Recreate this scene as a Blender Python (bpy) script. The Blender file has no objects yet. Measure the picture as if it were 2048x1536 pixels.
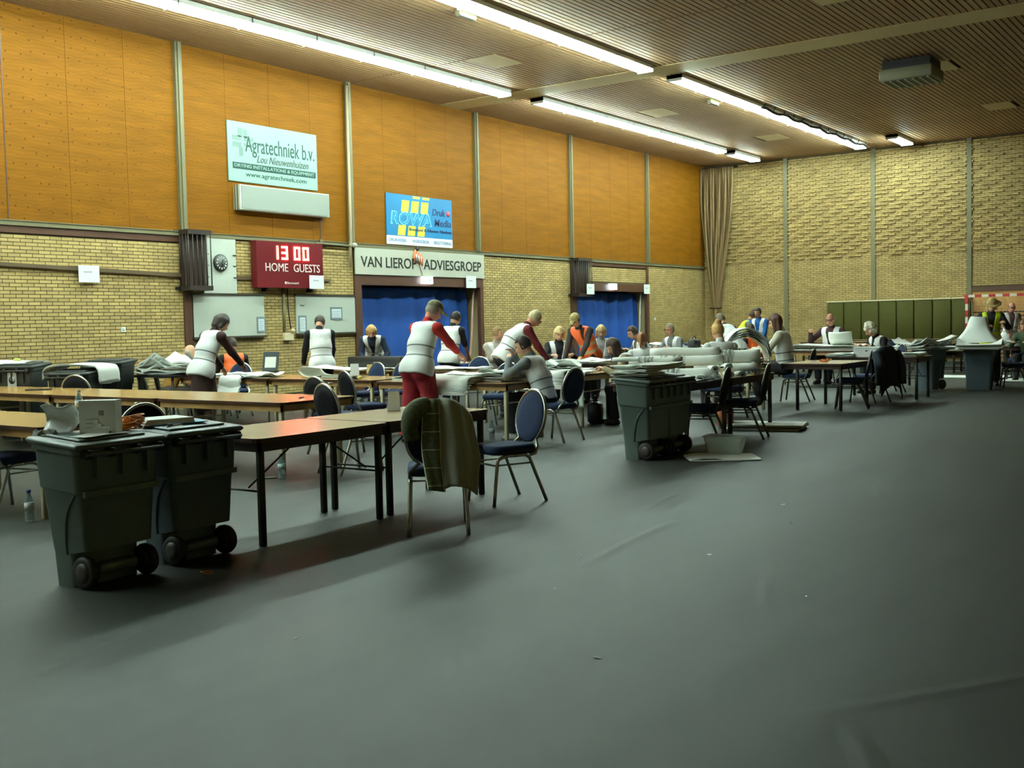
import bpy, bmesh, math, random
import numpy as np
from mathutils import Vector, Matrix

# ---------------------------------------------------------------- camera, world, exposure
SC = bpy.context.scene
COL = SC.collection
CAM_H = 1.5
YAW, PITCH, ROLL, FPX = 0.62176724, 0.05520988, -0.02244054, 2175.8
def _axes():
    cy, sy, cp, sp = math.cos(YAW), math.sin(YAW), math.cos(PITCH), math.sin(PITCH)
    f = Vector((cy*cp, sy*cp, -sp)); r = Vector((sy, -cy, 0)); u = r.cross(f)
    cr, sr = math.cos(ROLL), math.sin(ROLL)
    return r*cr + u*sr, u*cr - r*sr, f
_r, _u, _f = _axes()
cam_data = bpy.data.cameras.new('camera')
cam = bpy.data.objects.new('camera', cam_data)
COL.objects.link(cam)
cam.matrix_world = Matrix(((_r.x, _u.x, -_f.x, 0), (_r.y, _u.y, -_f.y, 0), (_r.z, _u.z, -_f.z, CAM_H), (0, 0, 0, 1)))
cam_data.sensor_fit = 'HORIZONTAL'
cam_data.sensor_width = 36.0
cam_data.lens = FPX/2048*36.0
cam_data.clip_start = 0.05
cam_data.clip_end = 200
SC.camera = cam
world = bpy.data.worlds.new('world'); SC.world = world
world.use_nodes = True
world.node_tree.nodes['Background'].inputs[0].default_value = (0.02, 0.022, 0.025, 1)
SC.view_settings.view_transform = 'Standard'
SC.view_settings.look = 'None'
SC.view_settings.exposure = 1.8
SC.view_settings.gamma = 1.0
SC.view_settings.use_curve_mapping = False
LAMP = 34.0            # emission of the fluorescent tubes

random.seed(7)
rng = np.random.default_rng(11)
PI = math.pi
D = 17.4               # left wall plane (y)
L = 36.49              # far wall plane (x)
HC = 7.0               # ceiling height

# ---------------------------------------------------------------- materials
def lin(c):
    return tuple(((v/255)/12.92 if v/255 <= .04045 else ((v/255+.055)/1.055)**2.4) for v in c) + (1,)
MATS = {}
def mat(name, rgb, rough=.6, metal=0., noise=0., nscale=8., bump=0., bscale=60., spec=.5, stretch=None, alpha=None, trans=0., emit=None, estr=0., coat=0.):
    if name in MATS: return MATS[name]
    m = bpy.data.materials.new(name); m.use_nodes = True
    nt = m.node_tree; b = nt.nodes['Principled BSDF']
    c = lin(rgb)
    b.inputs['Base Color'].default_value = c
    b.inputs['Roughness'].default_value = rough
    b.inputs['Metallic'].default_value = metal
    b.inputs['Specular IOR Level'].default_value = spec
    b.inputs['Coat Weight'].default_value = coat
    if trans: b.inputs['Transmission Weight'].default_value = trans
    if alpha is not None: b.inputs['Alpha'].default_value = alpha
    if emit:
        b.inputs['Emission Color'].default_value = lin(emit); b.inputs['Emission Strength'].default_value = estr
    if noise or bump:
        tc = nt.nodes.new('ShaderNodeTexCoord'); mp = nt.nodes.new('ShaderNodeMapping')
        nt.links.new(tc.outputs['Object'], mp.inputs[0])
        if stretch: mp.inputs['Scale'].default_value = stretch
    if noise:
        n = nt.nodes.new('ShaderNodeTexNoise'); n.inputs['Scale'].default_value = nscale; n.inputs['Detail'].default_value = 5
        nt.links.new(mp.outputs[0], n.inputs['Vector'])
        mx = nt.nodes.new('ShaderNodeMix'); mx.data_type = 'RGBA'
        mr = nt.nodes.new('ShaderNodeMapRange'); mr.inputs[1].default_value = .3; mr.inputs[2].default_value = .7
        nt.links.new(n.outputs[0], mr.inputs[0]); nt.links.new(mr.outputs[0], mx.inputs[0])
        mx.inputs[6].default_value = tuple(v*(1-noise) for v in c[:3])+(1,)
        mx.inputs[7].default_value = tuple(min(1, v*(1+noise)) for v in c[:3])+(1,)
        nt.links.new(mx.outputs[2], b.inputs['Base Color'])
    if bump:
        n2 = nt.nodes.new('ShaderNodeTexNoise'); n2.inputs['Scale'].default_value = bscale; n2.inputs['Detail'].default_value = 4
        nt.links.new(mp.outputs[0], n2.inputs['Vector'])
        bp = nt.nodes.new('ShaderNodeBump'); bp.inputs['Strength'].default_value = bump; bp.inputs['Distance'].default_value = .02
        nt.links.new(n2.outputs[0], bp.inputs['Height']); nt.links.new(bp.outputs[0], b.inputs['Normal'])
    MATS[name] = m
    return m

def brick_mat(name, rgb):
    """yellow brick: each brick its own shade (random per island / object)"""
    if name in MATS: return MATS[name]
    m = mat(name, rgb, .8, noise=.12, nscale=3)
    nt = m.node_tree; b = nt.nodes['Principled BSDF']
    g = nt.nodes.new('ShaderNodeNewGeometry'); oi = nt.nodes.new('ShaderNodeObjectInfo')
    ad = nt.nodes.new('ShaderNodeMath'); ad.operation = 'ADD'
    nt.links.new(g.outputs['Random Per Island'], ad.inputs[0]); nt.links.new(oi.outputs['Random'], ad.inputs[1])
    fr = nt.nodes.new('ShaderNodeMath'); fr.operation = 'FRACT'; nt.links.new(ad.outputs[0], fr.inputs[0])
    mr = nt.nodes.new('ShaderNodeMapRange'); mr.inputs[3].default_value = .84; mr.inputs[4].default_value = 1.12
    nt.links.new(fr.outputs[0], mr.inputs[0])
    old = b.inputs['Base Color'].links[0].from_socket
    mx = nt.nodes.new('ShaderNodeMix'); mx.data_type = 'RGBA'; mx.blend_type = 'MULTIPLY'; mx.inputs[0].default_value = 1
    cmb = nt.nodes.new('ShaderNodeCombineColor')
    for i in range(3): nt.links.new(mr.outputs[0], cmb.inputs[i])
    nt.links.new(old, mx.inputs[6]); nt.links.new(cmb.outputs[0], mx.inputs[7])
    nt.links.new(mx.outputs[2], b.inputs['Base Color'])
    return m

def plywood_mat():
    m = mat('plywood', (129, 81, 12), .65, noise=.13, nscale=1.4, stretch=(1, 1, 7), spec=.12)
    nt = m.node_tree; b = nt.nodes['Principled BSDF']
    tc = nt.nodes.new('ShaderNodeTexCoord'); sp = nt.nodes.new('ShaderNodeSeparateXYZ'); nt.links.new(tc.outputs['Object'], sp.inputs[0])
    # fine grain along the board
    w = nt.nodes.new('ShaderNodeTexWave'); w.bands_direction = 'Z'; w.inputs['Scale'].default_value = 5; w.inputs['Distortion'].default_value = 9; w.inputs['Detail'].default_value = 3; w.inputs['Detail Scale'].default_value = .7
    nt.links.new(tc.outputs['Object'], w.inputs[0])
    # rows of screw heads, thinning to the right
    vo = nt.nodes.new('ShaderNodeTexVoronoi'); vo.inputs['Scale'].default_value = 4.2; vo.inputs['Randomness'].default_value = .55; vo.voronoi_dimensions = '2D'
    cx = nt.nodes.new('ShaderNodeCombineXYZ'); nt.links.new(sp.outputs[0], cx.inputs[0]); nt.links.new(sp.outputs[2], cx.inputs[1])
    nt.links.new(cx.outputs[0], vo.inputs['Vector'])
    lt = nt.nodes.new('ShaderNodeMath'); lt.operation = 'LESS_THAN'; nt.links.new(vo.outputs['Distance'], lt.inputs[0])
    th = nt.nodes.new('ShaderNodeMapRange'); th.inputs[1].default_value = 9.5; th.inputs[2].default_value = 16; th.inputs[3].default_value = .085; th.inputs[4].default_value = .02
    nt.links.new(sp.outputs[0], th.inputs[0]); nt.links.new(th.outputs[0], lt.inputs[1])
    old = b.inputs['Base Color'].links[0].from_socket
    m1 = nt.nodes.new('ShaderNodeMix'); m1.data_type = 'RGBA'; m1.blend_type = 'MULTIPLY'; m1.inputs[0].default_value = .12
    nt.links.new(old, m1.inputs[6]); nt.links.new(w.outputs[0], m1.inputs[7])
    m2 = nt.nodes.new('ShaderNodeMix'); m2.data_type = 'RGBA'
    nt.links.new(m1.outputs[2], m2.inputs[6]); m2.inputs[7].default_value = lin((86, 48, 14))
    sc = nt.nodes.new('ShaderNodeMath'); sc.operation = 'MULTIPLY'; sc.inputs[1].default_value = .75; nt.links.new(lt.outputs[0], sc.inputs[0])
    nt.links.new(sc.outputs[0], m2.inputs[0]); nt.links.new(m2.outputs[2], b.inputs['Base Color'])
    return m

def floor_mat():
    m = mat('sports_floor_cover', (53, 56, 51), .55, noise=.09, nscale=.55, spec=.25)
    nt = m.node_tree; b = nt.nodes['Principled BSDF']
    tc = nt.nodes.new('ShaderNodeTexCoord')
    n1 = nt.nodes.new('ShaderNodeTexNoise'); n1.inputs['Scale'].default_value = 260; n1.inputs['Detail'].default_value = 2
    n2 = nt.nodes.new('ShaderNodeTexNoise'); n2.inputs['Scale'].default_value = .8; n2.inputs['Detail'].default_value = 3
    mp = nt.nodes.new('ShaderNodeMapping'); mp.inputs['Scale'].default_value = (.22, 1, 1)
    nt.links.new(tc.outputs['Object'], mp.inputs[0]); nt.links.new(mp.outputs[0], n2.inputs['Vector'])
    nt.links.new(tc.outputs['Object'], n1.inputs['Vector'])
    b1 = nt.nodes.new('ShaderNodeBump'); b1.inputs['Strength'].default_value = .12; b1.inputs['Distance'].default_value = .004
    b2 = nt.nodes.new('ShaderNodeBump'); b2.inputs['Strength'].default_value = .22; b2.inputs['Distance'].default_value = .12
    nt.links.new(n1.outputs[0], b1.inputs['Height']); nt.links.new(n2.outputs[0], b2.inputs['Height'])
    nt.links.new(b2.outputs[0], b1.inputs['Normal']); nt.links.new(b1.outputs[0], b.inputs['Normal'])
    return m

# ---------------------------------------------------------------- mesh helpers
class MB:
    """collects simple shapes; build() links them as ONE mesh object"""
    def __init__(s): s.v = []; s.f = []; s.mi = []; s.sm = []
    def add(s, verts, faces, mi=0, smooth=False):
        o = len(s.v); s.v += [tuple(p) for p in verts]
        for f in faces:
            s.f.append(tuple(i+o for i in f)); s.mi.append(mi); s.sm.append(smooth)
        return s
    def box(s, x0, x1, y0, y1, z0, z1, mi=0, M=None):
        P = [(x0,y0,z0),(x1,y0,z0),(x1,y1,z0),(x0,y1,z0),(x0,y0,z1),(x1,y0,z1),(x1,y1,z1),(x0,y1,z1)]
        if M is not None: P = [M @ Vector(p) for p in P]
        return s.add(P, [(3,2,1,0),(4,5,6,7),(0,1,5,4),(1,2,6,5),(2,3,7,6),(3,0,4,7)], mi)
    def bevbox(s, x0, x1, y0, y1, z0, z1, b=.01, mi=0, M=None):
        """box with rounded vertical corners and softened top and bottom rims"""
        pts = rrect(x0, x1, y0, y1, b*1.6, 3)
        ins = rrect(x0+b, x1-b, y0+b, y1-b, b*.9, 3)
        n = len(pts); V = []
        for z, pp in ((z0, ins), (z0+b, pts), (z1-b, pts), (z1, ins)):
            V += [(p[0], p[1], z) for p in pp]
        F = []
        for k in range(3):
            for i in range(n):
                j = (i+1) % n
                F.append((k*n+i, k*n+j, (k+1)*n+j, (k+1)*n+i))
        F.append(tuple(reversed(range(n)))); F.append(tuple(range(3*n, 4*n)))
        if M is not None: V = [M @ Vector(p) for p in V]
        return s.add(V, F, mi, True)
    def prism(s, pts, z0, z1, mi=0, mside=None, M=None):
        n = len(pts)
        V = [(p[0], p[1], z0) for p in pts] + [(p[0], p[1], z1) for p in pts]
        if M is not None: V = [M @ Vector(p) for p in V]
        s.add(V, [tuple(reversed(range(n))), tuple(range(n, 2*n))], mi)
        return s.add(V, [(i, (i+1) % n, n+(i+1) % n, n+i) for i in range(n)], mi if mside is None else mside)
    def tube(s, pts, r, seg=8, mi=0, cap=True, closed=False):
        pts = [Vector(p) for p in pts]; n = len(pts)
        rs = r if isinstance(r, (list, tuple)) else [r]*n
        V = []; F = []
        t0 = (pts[1]-pts[0]).normalized()
        ref = Vector((0, 0, 1)) if abs(t0.z) < .9 else Vector((1, 0, 0))
        nrm = t0.cross(ref).normalized()
        for i in range(n):
            if closed: t = (pts[(i+1) % n]-pts[i-1]).normalized()
            else: t = ((pts[min(i+1, n-1)]-pts[max(i-1, 0)])).normalized()
            nrm = (nrm - t*nrm.dot(t))
            nrm = nrm.normalized() if nrm.length > 1e-6 else t.orthogonal().normalized()
            bn = t.cross(nrm)
            for k in range(seg):
                a = 2*PI*k/seg
                V.append(pts[i] + (nrm*math.cos(a) + bn*math.sin(a))*rs[i])
        for i in range(n if closed else n-1):
            a, b = i*seg, ((i+1) % n)*seg
            for k in range(seg):
                F.append((a+k, a+(k+1) % seg, b+(k+1) % seg, b+k))
        if cap and not closed:
            F.append(tuple(reversed(range(seg)))); F.append(tuple(range((n-1)*seg, n*seg)))
        return s.add(V, F, mi, True)
    def lathe(s, prof, seg=16, mi=0, M=None):
        V = []; F = []
        for r, z in prof:
            for k in range(seg):
                a = 2*PI*k/seg; V.append((r*math.cos(a), r*math.sin(a), z))
        for i in range(len(prof)-1):
            for k in range(seg):
                F.append((i*seg+k, i*seg+(k+1) % seg, (i+1)*seg+(k+1) % seg, (i+1)*seg+k))
        F.append(tuple(reversed(range(seg)))); F.append(tuple(range((len(prof)-1)*seg, len(prof)*seg)))
        if M is not None: V = [M @ Vector(p) for p in V]
        return s.add(V, F, mi, True)
    def ball(s, c, r, mi=0, seg=10, sc=(1, 1, 1)):
        prof = []
        V = []; F = []; rings = seg//2+1
        for i in range(rings+1):
            a = -PI/2 + PI*i/rings
            for k in range(seg):
                b = 2*PI*k/seg
                V.append((c[0]+r*sc[0]*math.cos(a)*math.cos(b), c[1]+r*sc[1]*math.cos(a)*math.sin(b), c[2]+r*sc[2]*math.sin(a)))
        for i in range(rings):
            for k in range(seg):
                F.append((i*seg+k, i*seg+(k+1) % seg, (i+1)*seg+(k+1) % seg, (i+1)*seg+k))
        return s.add(V, F, mi, True)
    def grid(s, P, mi=0, smooth=True):
        """P[i][j] points"""
        ni, nj = len(P), len(P[0])
        return s.add([p for row in P for p in row], [(i*nj+j, (i+1)*nj+j, (i+1)*nj+j+1, i*nj+j+1) for i in range(ni-1) for j in range(nj-1)], mi, smooth)
    def mesh(s, name, mats):
        me = bpy.data.meshes.new(name)
        me.from_pydata(s.v, [], s.f)
        for m in (mats if isinstance(mats, (list, tuple)) else [mats]): me.materials.append(m)
        me.polygons.foreach_set('material_index', s.mi); me.polygons.foreach_set('use_smooth', s.sm)
        me.update()
        return me
    def build(s, name, mats, parent=None, loc=None, rz=0):
        o = bpy.data.objects.new(name, s.mesh(name, mats)); COL.objects.link(o)
        if parent is not None: o.parent = parent
        if loc: o.location = loc
        if rz: o.rotation_euler[2] = rz
        return o

def rrect(x0, x1, y0, y1, r, n=4):
    pts = []
    for cx, cy, a0 in ((x1-r, y1-r, 0), (x0+r, y1-r, PI/2), (x0+r, y0+r, PI), (x1-r, y0+r, 1.5*PI)):
        for k in range(n+1):
            a = a0 + PI/2*k/n; pts.append((cx+r*math.cos(a), cy+r*math.sin(a)))
    return pts
def solid(o, t, off=0.):
    md = o.modifiers.new('solid', 'SOLIDIFY'); md.thickness = t; md.offset = off
def tag(o, label=None, cat=None, group=None, kind=None):
    if label: o['label'] = label
    if cat: o['category'] = cat
    if group: o['group'] = group
    if kind: o['kind'] = kind
    return o
def thing(name, label, cat, loc=(0, 0, 0), rz=0, group=None):
    o = bpy.data.objects.new(name, None); COL.objects.link(o)
    o.empty_display_size = .1
    o.location = loc; o.rotation_euler = (0, 0, rz)
    return tag(o, label, cat, group)
def struct(o): o['kind'] = 'structure'; return o
def copy_tree(o, parent=None):
    c = o.copy(); COL.objects.link(c); c.parent = parent
    for ch in o.children: copy_tree(ch, c)
    return c
def smoothpath(P, n=6):
    """Catmull-Rom through P"""
    P = [Vector(p) for p in P]; Q = [P[0]*2-P[1]] + P + [P[-1]*2-P[-2]]; out = []
    for i in range(1, len(Q)-2):
        for k in range(n):
            t = k/n; a, b, c, d = Q[i-1], Q[i], Q[i+1], Q[i+2]
            out.append(.5*((2*b) + (c-a)*t + (2*a-5*b+4*c-d)*t*t + (3*b-a-3*c+d)*t**3))
    out.append(P[-1]); return out
def text_mesh(name, s, w, h, mats, parent, origin, u, v, depth=.004, shear=0., bold=0.):
    """lettering of width w and height h, lower-left at origin, running along u, standing along v"""
    cu = bpy.data.curves.new(name, 'FONT'); cu.body = s; cu.extrude = depth; cu.offset = bold; cu.shear = shear; cu.resolution_u = 3
    o = bpy.data.objects.new(name, cu)
    COL.objects.link(o)
    bpy.context.view_layer.update()
    dg = bpy.context.evaluated_depsgraph_get()
    me = bpy.data.meshes.new_from_object(o.evaluated_get(dg))
    bpy.data.objects.remove(o); bpy.data.curves.remove(cu)
    co = np.zeros(len(me.vertices)*3); me.vertices.foreach_get('co', co); co = co.reshape(-1, 3)
    mn, mx = co.min(0), co.max(0)
    sx, sy = w/(mx[0]-mn[0]), h/(mx[1]-mn[1])
    u = np.array(u, float); v = np.array(v, float); nrm = np.cross(u, v)
    P = np.array(origin) + np.outer((co[:, 0]-mn[0])*sx, u) + np.outer((co[:, 1]-mn[1])*sy, v) + np.outer(co[:, 2], nrm)
    me.vertices.foreach_set('co', P.ravel()); me.materials.clear(); me.materials.append(mats); me.name = name; me.update()
    ob = bpy.data.objects.new(name, me); COL.objects.link(ob)
    if parent is not None: ob.parent = parent
    return ob
# ================================================================ ROOM
M_BRICK = brick_mat('yellow_brick', (174, 149, 94)); M_MORTAR = mat('brown_mortar', (80, 66, 38), .9)
M_POST = mat('greenbeige_steel', (112, 106, 76), .55); M_BROWN = mat('brown_painted_wood', (84, 53, 35), .5, noise=.08)
M_PLY = plywood_mat(); M_SLAT = mat('ceiling_wood', (166, 132, 92), .6, noise=.12, nscale=3, stretch=(.3, 8, 8))
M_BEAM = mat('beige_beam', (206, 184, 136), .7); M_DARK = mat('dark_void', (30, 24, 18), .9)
M_BLACK = mat('black_paint', (26, 26, 26), .5); M_WHITE = mat('white_paint', (222, 224, 218), .5); M_GREYW = mat('grey_white', (200, 204, 194), .45)
M_FLOOR = floor_mat()

struct(MB().box(-9, L+.3, -8, D+.3, -.2, 0).build('floor', M_FLOOR))
# floor creases: shallow folds in the loose cover
def crease(x0, y0, x1, y1, h=.008, w=.05):
    P = []
    n = 14
    dx, dy = x1-x0, y1-y0; l = math.hypot(dx, dy); nx, ny = -dy/l, dx/l
    for i in range(n+1):
        t = i/n; e = math.sin(PI*t)**.6
        wob = .03*math.sin(3*t+x0)
        P.append([(x0+dx*t+nx*(w*k+wob), y0+dy*t+ny*(w*k+wob), .0004+.6*h*e*math.exp(-k*k*2.2)-(.0008 if abs(k) > 1.2 else 0)) for k in (-1.5, -1, -.6, -.3, 0, .3, .6, 1, 1.5)])
    return P
cr = MB()
for a in ((5.6, 3.55, 7.3, 3.7, .012, .05), (2.6, 4.45, 3.5, 4.9, .01, .05), (7.5, 4.1, 8.5, 4.35, .006, .04), (8.9, 2.7, 9.6, 3.0, .006, .04),
          (3.9, 1.5, 6.3, -.1, .006, .05), (3.2, 1.0, 3.9, 1.3, .007, .05), (5.2, 2.2, 5.9, 2.4, .005, .04)):
    cr.grid(crease(*a))
tag(cr.build('floor_crease', M_FLOOR, bpy.data.objects['floor']), kind='stuff')

# ---- brick fields
def brick_field(wall, u0, u1, z0, z1, excl, place, relief=None, pick=None, seed=1):
    """bricks as geometry; place(u,z,depth) maps to world. The 300 nearest whole bricks are objects, the rest one part."""
    r = random.Random(seed)
    PL, PH, G = .22, .0625, .011
    whole = []; rest = MB()
    def box_pts(a, b, c, d, t):
        return [place(a, c, 0), place(b, c, 0), place(b, d, 0), place(a, d, 0), place(a, c, t), place(b, c, t), place(b, d, t), place(a, d, t)]
    F = [(4, 5, 6, 7), (0, 1, 5, 4), (1, 2, 6, 5), (2, 3, 7, 6), (3, 0, 4, 7)]
    rows = int((z1-z0)/PH)
    for j in range(rows):
        c = z0+j*PH; d = c+PH-G
        off = (PL/2 if j % 2 else 0) + r.uniform(-.012, .012)
        k = 0; a = u0-off
        while a < u1:
            b = a+PL-G
            segs = [(max(a, u0), min(b, u1))]
            for (e0, e1, f0, f1) in excl:
                if d > f0 and c < f1:
                    ns = []
                    for s0, s1 in segs:
                        if e0 > s0: ns.append((s0, min(s1, e0)))
                        if e1 < s1: ns.append((max(s0, e1), s1))
                    segs = ns
            t = .008 + r.uniform(-.0015, .002)
            if relief and relief(j, k, c): t += .045
            for s0, s1 in segs:
                if s1-s0 < .02: continue
                if s1-s0 > PL-G-.001 and (pick is None or pick((s0+s1)/2, c)):
                    whole.append((s0, c, t))
                else: rest.add(box_pts(s0, s1, c, d, t), F)
            a += PL; k += 1
    camp = Vector((0, 0, CAM_H))
    whole.sort(key=lambda q: (Vector(place(q[0], q[1], 0))-camp).length)
    for s0, c, t in whole[300:]: rest.add(box_pts(s0, s0+PL-G, c, c+PH-G, t), F)
    me = {}
    for s0, c, t in whole[:300]:
        key = round(t, 2)
        if key not in me:
            b = MB(); o = Vector(place(0, 0, 0))
            b.add([Vector(p)-o for p in box_pts(0, PL-G, 0, PH-G, .008 if key < .03 else .053)], F); me[key] = b.mesh('brick', M_BRICK)
        ob = bpy.data.objects.new('brick', me[key]); COL.objects.link(ob); ob.parent = wall
        ob.location = place(s0, c, 0)
    tag(rest.build('brickwork', M_BRICK, wall), kind='stuff')

ZS = 3.33   # underside of the sill between brick and plywood
D1 = (18.15, 23.0, 2.70); D2 = (27.42, 32.13, 2.68)
wl = MB()
XL0 = -9
def wall_rect(b, x0, x1, z0, z1): b.box(x0, x1, D, D+.3, z0, z1)
wall_rect(wl, XL0, D1[0], 0, HC+.3); wall_rect(wl, D1[1], D2[0], 0, HC+.3); wall_rect(wl, D2[1], L+.3, 0, HC+.3)
wall_rect(wl, D1[0], D1[1], D1[2], HC+.3); wall_rect(wl, D2[0], D2[1], D2[2], HC+.3)
wall_left = struct(wl.build('wall_left', M_MORTAR))
ex = [(D1[0], D1[1], 0, 3.32), (D2[0], D2[1], 0, D2[2]+.02), (13.44, 13.64, 0, 2.3), (XL0, 13.4, 3.2, 3.4), (27.4, 32.2, 3.2, 3.4)]
brick_field(wall_left, 5.0, L, 0, ZS, ex, lambda u, z, t: (u, D-t, z), pick=lambda u, z: u > 9.75 and z > .75, seed=3)
# plywood boards
bx = [9.98-1.16*3, 9.98-1.16*2, 9.98-1.16]
posts = [9.98, 13.476, 18.08, 22.82, 27.39, 32.08]
for a, b in zip(posts, posts[1:]+[L]):
    n = 3 if b-a < 4 else 4
    bx += [a+(b-a)*i/n for i in range(n)]
bx.append(L-.01)
for a, b in zip(bx, bx[1:]):
    MB().box(a+.003, b-.003, D-.022, D, 3.42, HC).build('plywood_board', M_PLY, wall_left)
# sill ledge, dark strip, posts
struct(MB().box(XL0, L, D-.06, D, ZS, 3.42).box(XL0, L, D-.075, D-.06, 3.405, 3.42).build('trim_1', M_POST))
struct(MB().box(XL0, 13.4, D-.03, D, 3.21, 3.325).build('trim_2', M_BROWN)); struct(MB().box(27.4, 32.1, D-.03, D, 3.22, 3.325).build('trim_3', M_BROWN))
for x in posts[1:]:
    MB().box(x-.075, x+.075, D-.10, D-.022, 3.42, HC).box(x-.03, x+.03, D-.13, D-.10, 3.42, HC).build('wall_post', M_POST, wall_left)
MB().box(posts[0]-.01, posts[0]+.01, D-.03, D-.02, 3.42, HC).build('wall_post', M_BROWN, wall_left)
for x0, x1, z1 in ((13.44, 13.64, 2.3), (32.0, 32.13, 3.33), (27.33, 27.42, 2.3)):
    MB().box(x0, x1, D-.05, D, 0, z1).build('wall_pilaster', M_BROWN, wall_left)

# ---- two curtained doorways
M_CURT = mat('blue_curtain', (18, 72, 150), .75, noise=.10, nscale=3, stretch=(1, 1, .3))
def doorway(n, x0, x1, ztop, c0, c1, fr, label):
    d = struct(bpy.data.objects.new('door_%d' % n, None)); COL.objects.link(d); d.location = ((x0+x1)/2, D, 0)
    def part(nm, mb, m): o = mb.build(nm, m, d); o.location = (-(x0+x1)/2, -D, 0); return o
    part('door_frame', MB().box(x0, x0+fr, D-.06, D+.12, 0, ztop).box(x1-.14, x1, D-.06, D+.05, 0, ztop).box(x0+fr, x1-.14, D-.06, D+.12, ztop-.23, ztop), M_BROWN)
    part('reveal', MB().box(x1-.02, x1+.1, D+.05, D+.8, 0, ztop).box(x0-.1, x0, D+.12, D+.8, 0, ztop).box(x0-.1, x1+.1, D+.05, D+.8, ztop-.02, ztop+.1), mat('beige_plaster', (176, 158, 112), .8))
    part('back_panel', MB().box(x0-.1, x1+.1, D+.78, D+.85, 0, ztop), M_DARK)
    # pleated cloth
    P = []; r = random.Random(n); ph = [r.uniform(0, 6) for _ in range(4)]
    nu, nv = 110, 22
    for i in range(nu+1):
        t = i/nu; x = c0+(c1-c0)*t; row = []
        for j in range(nv+1):
            s = j/nv; z = .03+(ztop-.30)*s
            fold = .05*math.sin(t*34+ph[0]+.6*math.sin(s*3))+.03*math.sin(t*61+ph[1]+s)+.05*math.sin(t*9+ph[2]+2*s)
            if t < .55: fold *= .35
            row.append((x+.02*math.sin(s*5+t*12)+(.10*(1-s)*t if n == 1 else .16*(1-s)*t-.1*t), D+.34+fold, z))
        P.append(row)
    cu = MB().grid(P).build('curtain', M_CURT)
    solid(cu, .006)
    tag(cu, label, 'curtain')
    # tape hanging at the right-hand edge
    return d
doorway(1, *D1[:2], D1[2], 18.3, 22.75, .22, 'wide blue curtain across the doorway under the black-lettered board')
doorway(2, *D2[:2], D2[2], 27.6, 32.0, .2, 'blue curtain in the second doorway, nearer the room corner')
for x, lab, m in ((22.55, 'pinkish striped strap hanging at right edge of the wide doorway', (196, 150, 140)), (31.62, 'pale strap hanging at right edge of the farther doorway', (180, 176, 165))):
    pts = [(x+.26-.03*k, D+.12+.01*math.sin(k), 2.42-k*.24) for k in range(10)]
    tag(MB().tube(smoothpath(pts), .03, 6).build('strap', mat('strap%d' % m[1], m, .8)), lab, 'strap')

# ---- far wall
wf = struct(MB().box(L, L+.3, -8, D+.3, 0, HC+.3).build('wall_far', M_MORTAR))
fposts = [14.30, 11.283, 8.28]
exf = [(p-.075, p+.075, 0, HC) for p in fposts] + [(3.0, 8.2, 0, 2.33)]
brick_field(wf, 2.0, D, 0, HC-.02, exf, lambda u, z, t: (L-t, u, z), relief=lambda j, k, z: z > 3.42 and (j+2*k) % 2 == 0 and (k+j//2) % 3 != 2,
            pick=lambda u, z: 6.7 < u < 16 and z > 2.1, seed=9)
for p in fposts: MB().box(L-.05, L, p-.072, p+.072, 0, HC).build('wall_post', M_POST, wf)
struct(MB().box(L-.06, L, 3.0, 8.2, 2.19, 2.33).build('trim_4', M_BROWN))
d3 = struct(MB().box(L-.02, L+.02, 3.0, 8.2, 1.55, 2.19).build('door_3', mat('orange_board', (206, 152, 84), .6)))
for k in range(12): MB().box(L-.03, L-.02, 3.0, 8.2, 1.52-.13*k-.10, 1.52-.13*k).build('plank', mat('orange_plank', (190, 136, 76), .6), d3)
MB().box(L-.022, L-.02, 3.0, 8.2, 0, 1.55).build('backing', M_DARK, d3)
# ---- walls behind and right of the camera
def brick_tex(name):
    m = mat(name, (196, 172, 104), .8); nt = m.node_tree
    t = nt.nodes.new('ShaderNodeTexBrick'); tc = nt.nodes.new('ShaderNodeTexCoord'); mp = nt.nodes.new('ShaderNodeMapping')
    mp.inputs['Rotation'].default_value = (PI/2, 0, 0)
    t.inputs['Color1'].default_value = lin((200, 176, 108)); t.inputs['Color2'].default_value = lin((184, 160, 96)); t.inputs['Mortar'].default_value = lin((122, 98, 54))
    t.inputs['Scale'].default_value = 1; t.inputs['Brick Width'].default_value = .22; t.inputs['Row Height'].default_value = .0625; t.inputs['Mortar Size'].default_value = .008
    nt.links.new(tc.outputs['Object'], mp.inputs[0]); nt.links.new(mp.outputs[0], t.inputs[0]); nt.links.new(t.outputs[0], nt.nodes['Principled BSDF'].inputs['Base Color'])
    return m
MBT = brick_tex('brick_pattern')
struct(MB().box(-9, L+.3, -8.3, -8, 0, HC+.3).build('wall_right', MBT)); struct(MB().box(-9.3, -9, -8.3, D+.3, 0, HC+.3).build('wall_back', MBT))

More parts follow.
